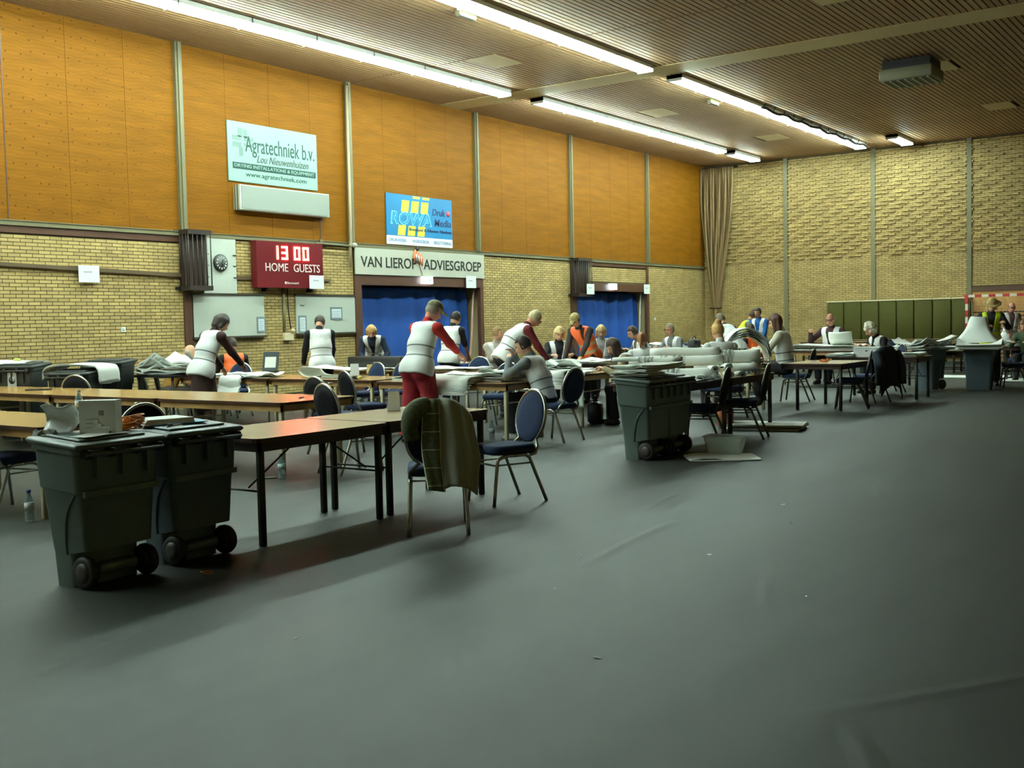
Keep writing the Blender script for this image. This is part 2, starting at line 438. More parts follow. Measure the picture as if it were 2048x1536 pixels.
# ---- ceiling with slats, beam, square panels
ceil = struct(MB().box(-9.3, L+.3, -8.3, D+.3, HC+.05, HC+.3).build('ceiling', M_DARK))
bays = [(-9, 10.0), (10.004, 18.16), (18.2, 21.38), (22.22, L)]
squares = [(18.2, 13.3), (18.2, 6.12), (25.1, 6.15), (31.0, 6.05), (25.6, 13.35), (31.5, 12.6), (11.4, 13.3), (11.4, 6.1)]
PITCHS = .1205
stuff = MB(); cnt = 0
meshes = {}
yy = D-.06
while yy > -8:
    for bi, (a, b) in enumerate(bays):
        cuts = [(a, b)]
        for sx, sy in squares:
            if sy-.05 < yy < sy+.80:
                ns = []
                for s0, s1 in cuts:
                    if s0 < sx < s1: ns += [(s0, sx), (sx+1.0, s1)]
                    else: ns.append((s0, s1))
                cuts = ns
        for s0, s1 in cuts:
            if bi >= 1 and 3.9 < yy and cnt < 300 and not (bi == 1 and yy > 9.4):
                key = round(s1-s0, 3)
                if key not in meshes: meshes[key] = MB().box(0, s1-s0, -.046, .046, 0, .03).mesh('slat', M_SLAT)
                o = bpy.data.objects.new('slat', meshes[key]); COL.objects.link(o); o.parent = ceil; o.location = (s0, yy, HC); cnt += 1
            else: stuff.box(s0, s1, yy-.046, yy+.046, HC, HC+.03)
    yy -= PITCHS
tag(stuff.build('slatting', M_SLAT, ceil), kind='stuff')
MB().box(21.39, 22.21, -8, D, HC-.008, HC+.05).build('ceiling_beam', M_BEAM, ceil)
for sx, sy in squares: MB().box(sx, sx+1.0, sy, sy+.72, HC-.005, HC+.02).build('ceiling_panel', M_BEAM, ceil)

# ---- fluorescent strip lights: trough housing, two tubes, end caps
M_TUBE = mat('lit_tube', (235, 255, 248), .4, emit=(228, 255, 246), estr=LAMP); M_HOUS = mat('lamp_housing', (225, 228, 222), .5)
def strip(x0, x1, y, label, group, z=6.86):
    t = thing('strip_light', label, 'light', ((x0+x1)/2, y, z), 0, group)
    l = (x1-x0)/2
    MB().box(-l, l, -.19, .19, .05, .13).build('housing', M_HOUS, t)
    for s in (-.115, .115):
        MB().tube([(-l+.05, s, .015), (l-.05, s, .015)], .022, 8).build('tube', M_TUBE, t)
    for s in (-1, 1): MB().box(s*l-.01*(1+s)/2, s*l+.01*(1-s)/2-.0, -.19, .19, -.012, .13).build('end_cap', M_HOUS, t)
    return t
ORD = ['first', 'second', 'third', 'fourth', 'fifth', 'sixth', 'seventh', 'eighth', 'ninth', 'tenth', 'eleventh', 'twelfth', 'thirteenth', 'fourteenth', 'fifteenth', 'sixteenth']
def row(x0, x1, y, n, label, group, near_first=True):
    for i in range(n):
        a, b = x0+(x1-x0)*i/n, x0+(x1-x0)*(i+1)/n
        strip(a+.004, b-.004, y, label % ORD[n-1-i], group)
row(-4.0, 21.15, 15.17, 16, 'plywood-side strip light, %s in its run back from the ceiling beam', 'strip lights beside the plywood wall')
row(22.3, 32.9, 15.05, 7, 'plywood-side strip light beyond the beam, %s from the far end', 'strip lights beside the plywood wall beyond the beam')
strip(33.45, 35.5, 15.0, 'short lit strip light above the gathered net in the corner', None)
row(-4.0, 21.15, 11.42, 16, 'strip light of the inner run, %s back from the ceiling beam', 'strip lights of the second run')
row(22.3, 35.3, 11.32, 9, 'strip light of the inner run beyond the beam, %s from the far end', 'strip lights of the second run beyond the beam')
strip(34.0, 35.6, 9.95, 'short lit strip light alone above the far brick wall', None)
# net rolled up along the second run
n_ = thing('ceiling_net', 'dark rolled net hanging beside the far end of the second light run', 'net', (31, 11.08, 6.9))
MB().tube([(-4.3+.35*i, .02*math.sin(i), -.02+.03*math.sin(i*1.7)) for i in range(25)], .035, 6).build('roll', mat('net_dark', (52, 50, 40), .8), n_)
for i in range(13): MB().tube([(-4.2+.68*i, 0, 0), (-4.2+.68*i+.05, -.03, .1)], .015, 5).build('hook', M_BLACK, n_)
# small emergency lights
for x, y, lab in ((15.2, 11.79, 'small white emergency light beside the second light run, nearer one'), (25.3, 11.79, 'small white emergency light beside the second light run, beyond the beam')):
    e = thing('emergency_light', lab, 'light', (x, y+.1, 6.94)); MB().bevbox(0, .5, -.06, .06, -.04, .06, .015).build('body', M_POST, e); MB().box(.03, .47, -.05, .05, -.05, -.04).build('lens', mat('lens', (150, 156, 148), .2), e)
# ceiling heater
hz = thing('ceiling_heater', 'grey box heater with slotted underside hanging from the slatted ceiling', 'heater', (24.5, 6.75, 6.55))
MB().bevbox(-.5, .5, -.55, .55, -.02, .22, .02).build('casing', mat('heater_grey', (120, 118, 92), .5), hz)
MB().box(-.44, .44, -.5, .5, -.03, -.018).build('dark_opening', M_BLACK, hz)
for i in range(7): MB().box(-.44, .44, -.48+.155*i, -.43+.155*i, -.045, -.028).build('fin', mat('fin', (150, 148, 125), .5), hz)
MB().box(-.42, .42, -.5, .5, .22, .4).build('hanger', M_BLACK, hz)
for sx in (-.4, .4):
    for sy in (-.45, .45): MB().tube([(sx, sy, .2), (sx, sy, .46)], .012, 6).build('rod', M_BLACK, hz)
# ================================================================ THINGS ON THE WALLS
U = (1, 0, 0); V = (0, 0, 1)
def wbox(mb, x0, x1, z0, z1, t0, t1): return mb.box(x0, x1, D-t1, D-t0, z0, z1)
def at_wall(name, label, cat, x, z, y=D): return thing(name, label, cat, (x, y, z))
def wpart(t, name, mb, m):
    o = mb.build(name, m, t); o.location = -Vector(t.location); return o
M_DGREEN = mat('dark_green_print', (14, 62, 54), .5); M_TEAL = mat('pale_green_board', (130, 160, 148), .4, noise=.06, nscale=.8)
M_INK = mat('black_print', (28, 32, 26), .5); M_PAPER = mat('paper', (226, 230, 228), .7); M_PINK = mat('grey_ink', (150, 156, 160), .7)
# -- green sign
s = at_wall('advertising_sign', 'pale green advertising board with dark green lettering high on the plywood', 'sign', 15.85, 4.5)
wpart(s, 'board', wbox(MB(), 14.63, 17.08, 4.50, 5.70, .03, .055), M_TEAL)
yb = D-.056
def wtext(t, nm, tx, x, z, w, h, m, y=yb, **k):
    o = text_mesh(nm, tx, w, h, m, t, (x, y, z), U, V, **k); o.location = -Vector(t.location); return o
wtext(s, 'lettering', 'Agratechniek b.v.', 15.08, 5.02, 1.92, .42, M_DGREEN)
wtext(s, 'script', 'Lou Nieuwenhuizen', 15.38, 4.93, 1.44, .15, mat('grey_script', (66, 74, 76), .6), shear=.35, y=yb-.002)
wpart(s, 'band', wbox(MB(), 14.74, 17.03, 4.755, 4.885, .055, .058), M_DGREEN)
wtext(s, 'lettering', 'DRYING INSTALLATIONS & EQUIPMENT', 14.78, 4.78, 2.2, .08, M_TEAL, y=yb-.003, bold=.01)
wtext(s, 'lettering', 'www.agratechniek.com', 15.07, 4.59, 1.68, .125, M_DGREEN)
mg = mat('grey_emblem', (104, 128, 120), .5)
for a, b, c, d in ((14.90, 15.02, 5.40, 5.58), (14.76, 14.98, 5.33, 5.42), (14.76, 14.98, 5.20, 5.29), (15.05, 15.30, 5.33, 5.42), (15.05, 15.28, 5.22, 5.29), (14.92, 15.02, 5.02, 5.20), (15.04, 15.14, 5.40, 5.56)):
    wpart(s, 'emblem_piece', wbox(MB(), a, b, c, d, .055, .0575), mg)
# -- unlit light box
s = at_wall('light_box', 'long blank white light box under the green advertising board', 'light box', 16, 3.92)
wpart(s, 'case', wbox(MB(), 14.76, 17.25, 3.92, 4.42, .02, .22), M_GREYW)
wpart(s, 'front_panel', wbox(MB(), 14.79, 17.23, 3.94, 4.40, .22, .235), mat('acrylic_white', (150, 156, 148), .15))
for k in range(2): wpart(s, 'rib', wbox(MB(), 14.745, 14.76, 3.92, 4.42, .05+.08*k, .09+.08*k), M_POST)
# -- blue sign
s = at_wall('advertising_sign', 'bright blue and yellow advertising board above the doorway lettering', 'sign', 20.5, 3.45)
M_CY = mat('cyan_board', (14, 120, 172), .45, noise=.12, nscale=.7); M_YEL = mat('yellow_print', (222, 206, 60), .5); M_NAVY = mat('navy_print', (22, 44, 92), .5)
wpart(s, 'board', wbox(MB(), 19.29, 21.75, 3.66, 4.65, .03, .055), M_CY)
wpart(s, 'white_strip', wbox(MB(), 19.29, 21.75, 3.45, 3.66, .03, .055), M_PAPER)
def para(x, z, w, h, sk=.05): return MB().add([(x, yb-.002, z), (x+w, yb-.002, z), (x+w+sk, yb-.002, z+h), (x+sk, yb-.002, z+h)], [(0, 1, 2, 3)])
for i in range(3):
    wpart(s, 'yellow_block', para(19.80+.36*i, 4.24, .27, .28), M_YEL); wpart(s, 'yellow_block', para(19.66+.36*i, 3.68, .27, .24), M_YEL)
for i in range(2): wpart(s, 'yellow_block', para(20.24+.36*i, 4.58, .27, .06, .01), M_YEL)
wtext(s, 'outline_lettering', 'ROWA', 19.42, 3.93, 1.52, .32, mat('pale_cyan', (150, 226, 240), .5), bold=.035, shear=.15)
wtext(s, 'logo_lettering', 'ROWA', 19.45, 3.95, 1.46, .28, mat('mid_cyan', (24, 140, 190), .5), y=yb-.006, shear=.15, bold=.006)
wtext(s, 'lettering', 'Druk', 20.98, 4.22, .50, .17, M_NAVY, bold=.02, shear=.12); wtext(s, 'lettering', 'Media', 21.05, 3.96, .66, .18, M_NAVY, bold=.02, shear=.12)
wpart(s, 'red_dot', MB().lathe([(.075, 0), (.075, .004)], 14, M=Matrix.Translation((21.6, yb, 4.30)) @ Matrix.Rotation(PI/2, 4, 'X')), mat('red_dot', (214, 84, 92), .5))
wtext(s, 'lettering', 'Breezand & Nieuwe Niedorp', 20.08, 3.78, 1.64, .095, M_NAVY, y=yb-.004, shear=.12, bold=.008)
for x, w, tx in ((19.36, .62, 'DRUKWERK'), (20.2, .62, 'WEBDESIGN'), (21.02, .68, 'BELETTERING')): wtext(s, 'lettering', tx, x, 3.52, w, .075, mat('blue_print', (86, 130, 176), .5))
# -- long board over the doorway
s = at_wall('name_board', 'long off-white board with black capital letters over the wide doorway', 'sign', 20.6, 2.7)
wpart(s, 'board', wbox(MB(), 18.15, 23.02, 2.71, 3.32, .06, .09), mat('cream_board', (180, 180, 164), .5))
wtext(s, 'lettering', 'VAN LIEROP', 18.33, 2.88, 1.95, .25, M_INK, y=D-.091, bold=.012); wtext(s, 'lettering', 'ADVIESGROEP', 20.55, 2.88, 2.33, .25, M_INK, y=D-.091, bold=.012)
# -- orange feather shape hanging on that board
s = at_wall('hand_decoration', 'small orange striped hand-shaped decoration hanging over the long lettered board', 'decoration', 20.3, 3.2)
for i in range(4): wpart(s, 'finger', MB().tube([(20.22+.05*i, D-.12, 3.34-.03*i), (20.16+.10*i, D-.13, 3.20-.03*i), (20.20+.09*i, D-.12, 3.03-.025*i)], [.02, .032, .014], 7), mat('orange_cloth', (232, 132, 82), .7))
for i in range(3): wpart(s, 'pale_stripe', MB().tube([(20.22+.09*i, D-.145, 3.24-.03*i), (20.24+.09*i, D-.14, 3.08-.03*i)], .014, 6), M_PAPER)
wpart(s, 'knot', MB().ball((20.3, D-.12, 3.38), .06, sc=(1, .6, 1)), mat('dark_knot', (60, 48, 34), .7))
wpart(s, 'cord', MB().tube(smoothpath([(20.3, D-.1, 3.1), (20.42, D-.1, 2.9), (20.52, D-.1, 2.68)]), .007, 5), M_POST)
# -- scoreboard
s = at_wall('scoreboard', 'dark red electronic scoreboard with glowing digits', 'scoreboard', 16.05, 2.36)
M_SB = mat('scoreboard_red', (104, 22, 28), .35)
wpart(s, 'case', wbox(MB(), 15.13, 17.0, 2.36, 3.32, .05, .22), M_SB)
M_LED = mat('red_led', (255, 150, 130), .4, emit=(255, 92, 70), estr=13.)
def seg7(x, z, w, h, which):
    t = .042; b = MB(); y0, y1 = D-.232, D-.222
    seg = {'a': (x, x+w, z+h-t, z+h), 'g': (x, x+w, z+h/2-t/2, z+h/2+t/2), 'd': (x, x+w, z, z+t), 'f': (x, x+t, z+h/2, z+h), 'e': (x, x+t, z, z+h/2), 'b': (x+w-t, x+w, z+h/2, z+h), 'c': (x+w-t, x+w, z, z+h/2)}
    for q in which: a, c, e, f = seg[q]; b.box(a, c, y0, y1, e, f)
    wpart(s, 'digit', b, M_LED)
seg7(15.55, 2.95, .17, .28, 'bc'); seg7(15.81, 2.95, .17, .28, 'abgcd'); seg7(16.16, 2.95, .17, .28, 'abcdef'); seg7(16.41, 2.95, .17, .28, 'abcdef')
M_SW = mat('white_letter', (236, 220, 214), .5)
wtext(s, 'lettering', 'HOME', 15.36, 2.70, .62, .17, M_SW, y=D-.223); wtext(s, 'lettering', 'GUESTS', 16.14, 2.70, .76, .17, M_SW, y=D-.223)
wtext(s, 'maker_lettering', 'Stramatel', 15.93, 2.44, .34, .05, M_SW, y=D-.223, shear=.2); wpart(s, 'maker_mark', MB().ball((15.90, D-.224, 2.465), .03, sc=(1, .15, 1)), M_SW)
for x in (15.42, 16.68): wpart(s, 'bracket', wbox(MB(), x, x+.06, 2.28, 2.38, .0, .15), M_BLACK)
# -- clock panel and clock
s = at_wall('mounting_board', 'tall white wall board behind the round clock', 'board', 14.33, 2.24)
wpart(s, 'panel', wbox(MB(), 13.92, 14.74, 2.24, 3.38, .02, .05), mat('board_white', (190, 195, 184), .45))
for z in (2.55, 2.78, 3.0):
    for x in (13.97, 14.66): wpart(s, 'hook', wbox(MB(), x, x+.08, z, z+.012, .05, .07), M_BLACK)
s = at_wall('clock', 'small round dark wall clock on the white board', 'clock', 14.33, 2.84, D-.05)
Mr = Matrix.Rotation(PI/2, 4, 'X')
MB().lathe([(.17, 0), (.175, .03), (.16, .05)], 28, M=Mr).build('case', mat('clock_dark', (52, 56, 52), .4), s)
MB().lathe([(.15, .05), (.15, .053)], 28, M=Mr).build('dial', mat('dial', (92, 96, 92), .5), s)
for k in range(12):
    a = k*PI/6; MB().box(-.012, .012, -.058, -.053, .095, .13, M=Matrix.Rotation(a, 4, 'Y')).build('hour_mark', M_GREYW, s)
for a, l in ((.5, .07), (2.6, .1)): MB().box(-.007, .007, -.062, -.058, 0, l, M=Matrix.Rotation(a, 4, 'Y')).build('hand', M_BLACK, s)
# -- whiteboards
def whiteboard(x0, x1, z0, z1, lab):
    s = at_wall('whiteboard', lab, 'whiteboard', (x0+x1)/2, z0)
    wpart(s, 'panel', wbox(MB(), x0, x1, z0, z1, .02, .05), mat('whiteboard_white', (184, 190, 178), .3))
    wpart(s, 'top_rail', wbox(MB(), x0-.02, x1+.02, z1, z1+.035, .02, .07), mat('rail_dark', (60, 56, 44), .5)); wpart(s, 'tray', wbox(MB(), x0-.02, x1+.02, z0-.035, z0, .02, .1), mat('rail_dark', (60, 56, 44)))
    return s
w1 = whiteboard(13.62, 15.44, 1.38, 2.2, 'whiteboard below the round clock'); w2 = whiteboard(16.34, 18.14, 1.40, 2.2, 'whiteboard next to the wide curtained doorway')
wtext(w2, 'handwriting', 'Paul', 16.45, 1.98, .12, .035, M_INK, y=D-.052, shear=.3)
def framed(x0, x1, z0, z1, lab):
    s = at_wall('posted_notice', lab, 'notice', (x0+x1)/2, z0, D-.05)
    wpart(s, 'grey_border', wbox(MB(), x0, x1, z0, z1, .052, .058), mat('grey_sleeve', (118, 132, 132), .5)); wpart(s, 'sheet', wbox(MB(), x0+.04, x1-.04, z0+.04, z1-.04, .058, .061), mat('bluish_paper', (206, 216, 222), .6))
    for k in range(5): wpart(s, 'text_line', wbox(MB(), x0+.06, x1-.06-.03*(k % 2), z1-.1-.045*k, z1-.09-.045*k, .061, .0615), M_PINK)
framed(15.22, 15.46, 1.43, 1.76, 'grey bordered notice on the right edge of the whiteboard below the clock'); framed(16.38, 16.62, 1.4, 1.78, 'grey bordered notice low at the left of the doorway whiteboard'); framed(17.35, 17.72, 1.68, 1.96, 'small grey framed notice in the middle of the doorway whiteboard')
# -- loose sheets
def sheet(x0, x1, z0, z1, lab, off=.06):
    s = at_wall('paper_sign', lab, 'paper sign', (x0+x1)/2, z0, D-off)
    wpart(s, 'sheet', wbox(MB(), x0, x1, z0, z1, off, off+.004), M_PAPER)
    wpart(s, 'print_line', wbox(MB(), x0+.25*(x1-x0), x0+.65*(x1-x0), z0+.58*(z1-z0), z0+.64*(z1-z0), off+.004, off+.005), M_PINK)
sheet(11.18, 11.59, 2.40, 2.70, 'white paper sign on the brick wall left of the dark cage', .09); sheet(16.56, 16.99, 2.35, 2.64, 'white paper sign over the lower right corner of the scoreboard', .24)
sheet(22.2, 22.62, 2.45, 2.76, 'white paper sign under the right end of the long lettered board', .11); sheet(27.7, 28.13, 2.33, 2.64, 'white paper sign in front of the farther dark wall cage', .36); sheet(31.72, 32.12, 2.39, 2.70, 'white paper sign at the right corner of the farther doorway', .09)
# -- dark slatted cages (infrared heaters)
def cage(x0, x1, z0, z1, lab):
    s = at_wall('wall_cage', lab, 'heater', (x0+x1)/2, z0)
    M_CG = mat('dark_cage', (46, 36, 28), .5)
    wpart(s, 'back', wbox(MB(), x0+.02, x1-.02, z0+.03, z1-.03, .02, .16), mat('cage_inside', (58, 40, 30), .6))
    for z in (z0, z1-.09): wpart(s, 'cap', wbox(MB(), x0, x1, z, z+.09, .0, .33), M_CG)
    n = int((x1-x0)/.1)
    for i in range(n+1):
        x = x0+.015+(x1-x0-.03)*i/n
        wpart(s, 'bar', MB().tube([(x, D-.31, z0+.05), (x, D-.31, z1-.05)], .012, 6), M_CG)
    for i in range(3): wpart(s, 'bar', MB().tube([(x0+.01, D-.06-.1*i, z0+.05), (x0+.01, D-.06-.1*i, z1-.05)], .012, 6), M_CG)
    wpart(s, 'reflector', wbox(MB(), x1-.09, x1-.05, z0+.12, z1-.12, .2, .25), mat('dull_alu', (170, 166, 150), .4, .6))
    for z in (z0+.02, z1-.05): wpart(s, 'bolt', wbox(MB(), x0-.1, x0, z, z+.05, .02, .06), M_BLACK)
cage(13.36, 13.92, 2.28, 3.44, 'dark slatted wall cage beside the round clock'); cage(27.32, 28.1, 2.27, 3.40, 'dark slatted wall cage at the left of the farther doorway')
# -- trunking, pipes, cables, sockets
M_TR = mat('brown_trunking', (96, 78, 54), .5)
s = at_wall('cable_trunking', 'long brown cable trunking along the brick wall', 'trunking', 10, 2.6)
wpart(s, 'channel', MB().add([(8, D-.07, 2.76), (8, D-.07, 2.70), (13.4, D-.07, 2.54), (13.4, D-.07, 2.61), (8, D, 2.76), (8, D, 2.70), (13.4, D, 2.54), (13.4, D, 2.61)], [(0, 1, 2, 3), (0, 3, 7, 4), (1, 5, 6, 2)]), M_TR)
s = at_wall('cable_trunking', 'short brown trunking on both sides of the scoreboard', 'trunking', 15, 2.5)
wpart(s, 'channel', wbox(MB(), 14.75, 15.13, 2.52, 2.6, .0, .05), M_TR); wpart(s, 'channel', wbox(MB(), 17.0, 17.38, 2.53, 2.58, .0, .05), M_TR)
s = at_wall('conduit', 'beige conduit running down from the scoreboard to a socket', 'conduit', 16, 1.3)
wpart(s, 'pipe', MB().tube([(16.0, D-.03, 2.36), (16.0, D-.03, 1.3)], .035, 8), M_POST); wpart(s, 'cable', MB().tube(smoothpath([(16.12, D-.03, 2.36), (16.13, D-.03, 1.9), (16.18, D-.03, 1.5)]), .012, 6), M_BLACK)
wpart(s, 'socket', wbox(MB(), 15.95, 16.2, 1.26, 1.42, .02, .09), mat('socket_cream', (214, 200, 164), .5)); wpart(s, 'plug', MB().ball((16.17, D-.1, 1.46), .05), mat('socket_cream', (214, 200, 164)))
s = at_wall('pipe', 'grey pipe coming down the wall post beside the long lettered board', 'pipe', 18.05, 2.9)
wpart(s, 'pipe', MB().tube([(17.98, D-.14, HC-.1), (17.98, D-.14, 3.44), (17.98, D-.1, 3.3), (17.98, D-.1, 2.85)], .035, 8), mat('pipe_beige', (170, 152, 118), .5)); wpart(s, 'cross_pipe', MB().tube([(16.9, D-.12, 3.35), (17.98, D-.13, 3.33)], .02, 6), M_POST); wpart(s, 'fitting', MB().ball((18.1, D-.12, 3.36), .06, sc=(1.4, 1, 1)), mat('pipe_grey', (180, 178, 160), .5))
s = at_wall('wall_cable', 'thin cable hanging right of the scoreboard from a small box', 'cable', 17.2, 3.3)
wpart(s, 'box', wbox(MB(), 17.06, 17.16, 3.36, 3.44, .06, .1), M_POST); wpart(s, 'wire', MB().tube(smoothpath([(17.1, D-.08, 3.9), (17.1, D-.08, 3.4), (17.15, D-.04, 3.1), (17.18, D-.03, 2.7)]), .012, 5), M_BROWN)
for x, z, lab in ((12.04, 1.55, 'small white wall socket left of the dark cage'), (32.55, 1.55, 'tiny white wall socket right of the farther doorway')):
    s = at_wall('wall_socket', lab, 'socket', x+.045, z-.04); wpart(s, 'plate', MB().box(x, x+.09, D-.025, D, z-.04, z+.05), M_PAPER); wpart(s, 'insert', MB().lathe([(.028, 0), (.028, .004)], 12, M=Matrix.Translation((x+.045, D-.025, z+.005)) @ Mr), M_GREYW)
# -- exit signs
for x, z, lab in ((20.43, 2.53, 'lit white exit sign over the wide doorway'), (29.47, 2.5, 'lit white exit sign over the farther doorway')):
    s = at_wall('exit_sign', lab, 'exit sign', x+.2, z)
    wpart(s, 'light_panel', wbox(MB(), x, x+.40, z, z+.17, .09, .14), mat('exit_lit', (235, 245, 245), .4, emit=(225, 242, 255), estr=3.)); wpart(s, 'bracket', wbox(MB(), x-.02, x+.42, z+.17, z+.2, .06, .15), M_GREYW)
    wpart(s, 'pictogram', wbox(MB(), x+.27, x+.33, z+.05, z+.12, .14, .142), mat('pale_green', (170, 205, 190), .5))
# -- green mats on the far wall, handball goal
ye = [12.82, 12.25, 11.66, 11.08, 10.51, 9.95, 9.37, 8.79, 8.2]
M_MAT = mat('olive_mat', (72, 71, 25), .7, noise=.05, spec=.2)
for i in range(8):
    lab = ['first olive green wall mat, at the left end of the row', 'second olive green wall mat from the left', 'third olive green wall mat from the left', 'fourth olive green wall mat from the left', 'fifth olive green wall mat from the left', 'sixth olive green wall mat from the left', 'seventh olive green wall mat, last full one', 'narrow olive green wall mat beside the goal post'][i]
    m = thing('wall_mat', lab, 'mat', (L, (ye[i]+ye[i+1])/2, 0), 0, 'olive mats along the far wall')
    hw = (ye[i]-ye[i+1])/2-.008
    MB().bevbox(-.16, -.06, -hw, hw, .15, 1.98, .025).build('pad', M_MAT, m); MB().box(-.17, -.055, -hw, hw, 1.98, 2.02).build('top_edge', mat('pale_edge', (206, 200, 160), .5), m)
g = thing('handball_goal', 'red and white striped handball goal against the far wall', 'goal', (35.75, 6.65, 0))
M_RED = mat('goal_red', (190, 40, 34), .5); M_GW = mat('goal_white', (224, 220, 204), .5)
for s_ in (1.54, -1.54):
    for k in range(10):
        MB().box(-.04, .04, s_-.04, s_+.04, .2*k, .2*k+.2 if k < 9 else 2.0).build('post_band', M_RED if k % 2 else M_GW, g)
MB().box(-.045, .045, 1.49, 1.6, 1.86, 2.09).build('corner_band', M_RED, g)
for k in range(15):
    MB().box(-.04, .04, 1.5-.2*k-.2, 1.5-.2*k, 2.0, 2.08).build('crossbar_band', M_GW if k % 2 == 0 else M_RED, g)
for s_ in (1.5, -1.5): MB().tube([(0, s_, 2.04), (.5, s_, 1.9), (.68, s_, 0.02)], .02, 6).build('net_stay', M_GW, g)
net = MB()
for i in range(28):
    y = 1.48-i*2.96/27; net.tube([(.05, y, 2.02), (.5, y, 1.9), (.66, y, .05)], .003, 3, cap=False)
for j in range(18): net.tube([(.51+.15*j/17, 1.48, 1.88-j*.105), (.51+.15*j/17, -1.48, 1.88-j*.105)], .003, 3, cap=False)
tag(net.build('net', M_GW, g), kind='stuff')
# -- gathered dividing net in the corner
g = thing('divider_net', 'brown dividing net gathered and tied in the room corner', 'net', (L-.35, 16.75, 0))
M_NET = mat('net_brown', (128, 104, 66), .8)
r = random.Random(5)
for i in range(16):
    t = i/15; y0 = .58-1.20*t
    pts = [(.05*math.sin(i), y0, HC-.12), (.1*math.sin(i*2), y0*.98, 5.4), (.1*math.sin(i*2+1), y0*.62+.05, 3.6), (.03*math.sin(i), y0*.2+.08, 2.15), (.03, .05+y0*.14, 1.88)]
    MB().tube(smoothpath(pts, 5), [.05-.02*k/20 for k in range(21)], 6).build('fold', M_NET, g)
P = [[(.12+.02*math.sin(7*a), (.58-1.2*a)*(1-.8*(1-b)**1.3)+.07*(1-b), 1.9+(HC-2.02)*b) for b in [k/10 for k in range(11)]] for a in [k/24 for k in range(25)]]
MB().grid(P).build('mesh_cloth', M_NET, g)
MB().tube([(.05, .32, 1.92), (-.08, .1, 1.88), (.05, -.13, 1.9)], .025, 6).build('tie_band', mat('tie', (60, 46, 28), .8), g)
MB().tube(smoothpath([(0, .08, 1.88), (-.02, .05, 1.5), (0, -.1, 1.2), (.05, -.05, .3), (.1, 0, .01)]), [.07]*24+[.1], 7).build('tail', M_NET, g)
MB().box(.1, .2, -.75, .62, HC-.14, HC-.08).build('rail', M_BLACK, g)
# ================================================================ FURNITURE
M_TOP = mat('table_laminate', (182, 153, 106), .22, noise=.06, nscale=3, stretch=(6, .6, 1), spec=.6); M_TOPO = mat('table_laminate_warm', (178, 138, 82), .22, noise=.08, nscale=3, stretch=(.6, 6, 1), spec=.6)
M_EDGE = mat('dark_table_edge', (72, 44, 28), .5); M_APB = mat('dark_apron', (58, 36, 26), .5); M_APC = mat('light_apron', (190, 148, 92), .5, noise=.1)
M_LEGB = mat('black_leg', (20, 20, 18), .45); M_LEGC = mat('cream_leg', (200, 192, 158), .5)
def table(x0, x1, y0, y1, kind, label, group, near='x', z=.755):
    """kind 'black' dark legs and apron, 'cream' pale legs and light apron. near = axis normal to the long front edge"""
    cx, cy = (x0+x1)/2, (y0+y1)/2
    t = thing('folding_table', label, 'table', (cx, cy, 0), 0, group)
    a, b = (x1-x0)/2, (y1-y0)/2
    pts = rrect(-a, a, -b, b, .07, 3)
    top = MB().prism(pts, z-.028, z, 0, 1); top.build('tabletop', [M_TOP if kind == 'black' else M_TOPO, M_EDGE], t)
    ap, lg = (M_APB, M_LEGB) if kind == 'black' else (M_APC, M_LEGC)
    i = .03; zz = (z-.095, z-.028)
    MB().box(-a+i, a-i, -b+i, -b+i+.02, *zz).build('apron', ap, t); MB().box(-a+i, a-i, b-i-.02, b-i, *zz).build('apron', ap, t)
    MB().box(-a+i, -a+i+.02, -b+i, b-i, *zz).build('apron', ap, t); MB().box(a-i-.02, a-i, -b+i, b-i, *zz).build('apron', ap, t)
    r = .023
    if kind == 'black': L4 = [(-a+.07, -b+.07), (a-.07, -b+.07), (-a+.07, b-.28), (a-.07, b-.28)]
    else: L4 = [(-a+.07, -b+.08), (-a+.07, b-.08), (a-.2, -b+.08), (a-.2, b-.08)]
    for lx, ly in L4: MB().bevbox(lx-r, lx+r, ly-r, ly+r, 0, z-.028, .006).build('leg', lg, t)
    if kind == 'black':
        for s in (-1, 1): MB().tube([(s*(a-.07), -b+.07, .38), (s*(a-.07), b-.28, .38)], .008, 6).build('brace', lg, t); MB().tube([(s*(a-.07), -b+.2, .4), (s*(a-.5), -b+.2, z-.09)], .007, 6).build('brace', lg, t)
    else:
        for s in (-1, 1): MB().tube([(-a+.07, s*(b-.08), .5), (a-.2, s*(b-.08), .5)], .009, 6).build('brace', lg, t)
    return t
GA = 'black-legged tables along the aisle'; GB = 'cream-legged tables'
table(4.98, 6.31, 5.70, 6.66, 'black', 'black-legged table nearest the camera, red glow on its top, beside two wheeled bins', GA)
table(6.335, 7.68, 5.74, 6.70, 'black', 'black-legged table behind the chair with the tweed coat', GA)
table(11.3, 12.72, 5.72, 6.68, 'black', 'black-legged table under the paper rolls, end beside the bins', GA)
table(12.76, 14.2, 5.72, 6.68, 'black', 'black-legged table under the paper rolls, end away from the bins', GA)
table(16.95, 18.4, 5.72, 6.78, 'black', 'nearly empty black-legged table with orange bands on its end', GA)
for i, (y0, y1) in enumerate(((8.28, 10.33), (10.34, 12.42), (12.43, 14.5), (14.51, 16.4))):
    table(7.55, 8.64, y0, y1, 'cream', ['empty wood table with a pen, right end of the long second row', 'empty wood table of the second row, right of the middle joint', 'empty wood table of the second row, left of the middle joint', 'empty wood table of the second row, at the picture edge'][i], GB)
table(4.85, 5.78, 8.15, 10.2, 'cream', 'wood table with cream leg behind the nearest wheeled bin', GB)
table(4.85, 5.78, 10.21, 12.3, 'cream', 'wood table cut by the left picture edge, behind the nearest bins', GB)
table(11.2, 12.25, 10.42, 12.56, 'cream', 'wood table holding a rolled paper stack and white card', GB)
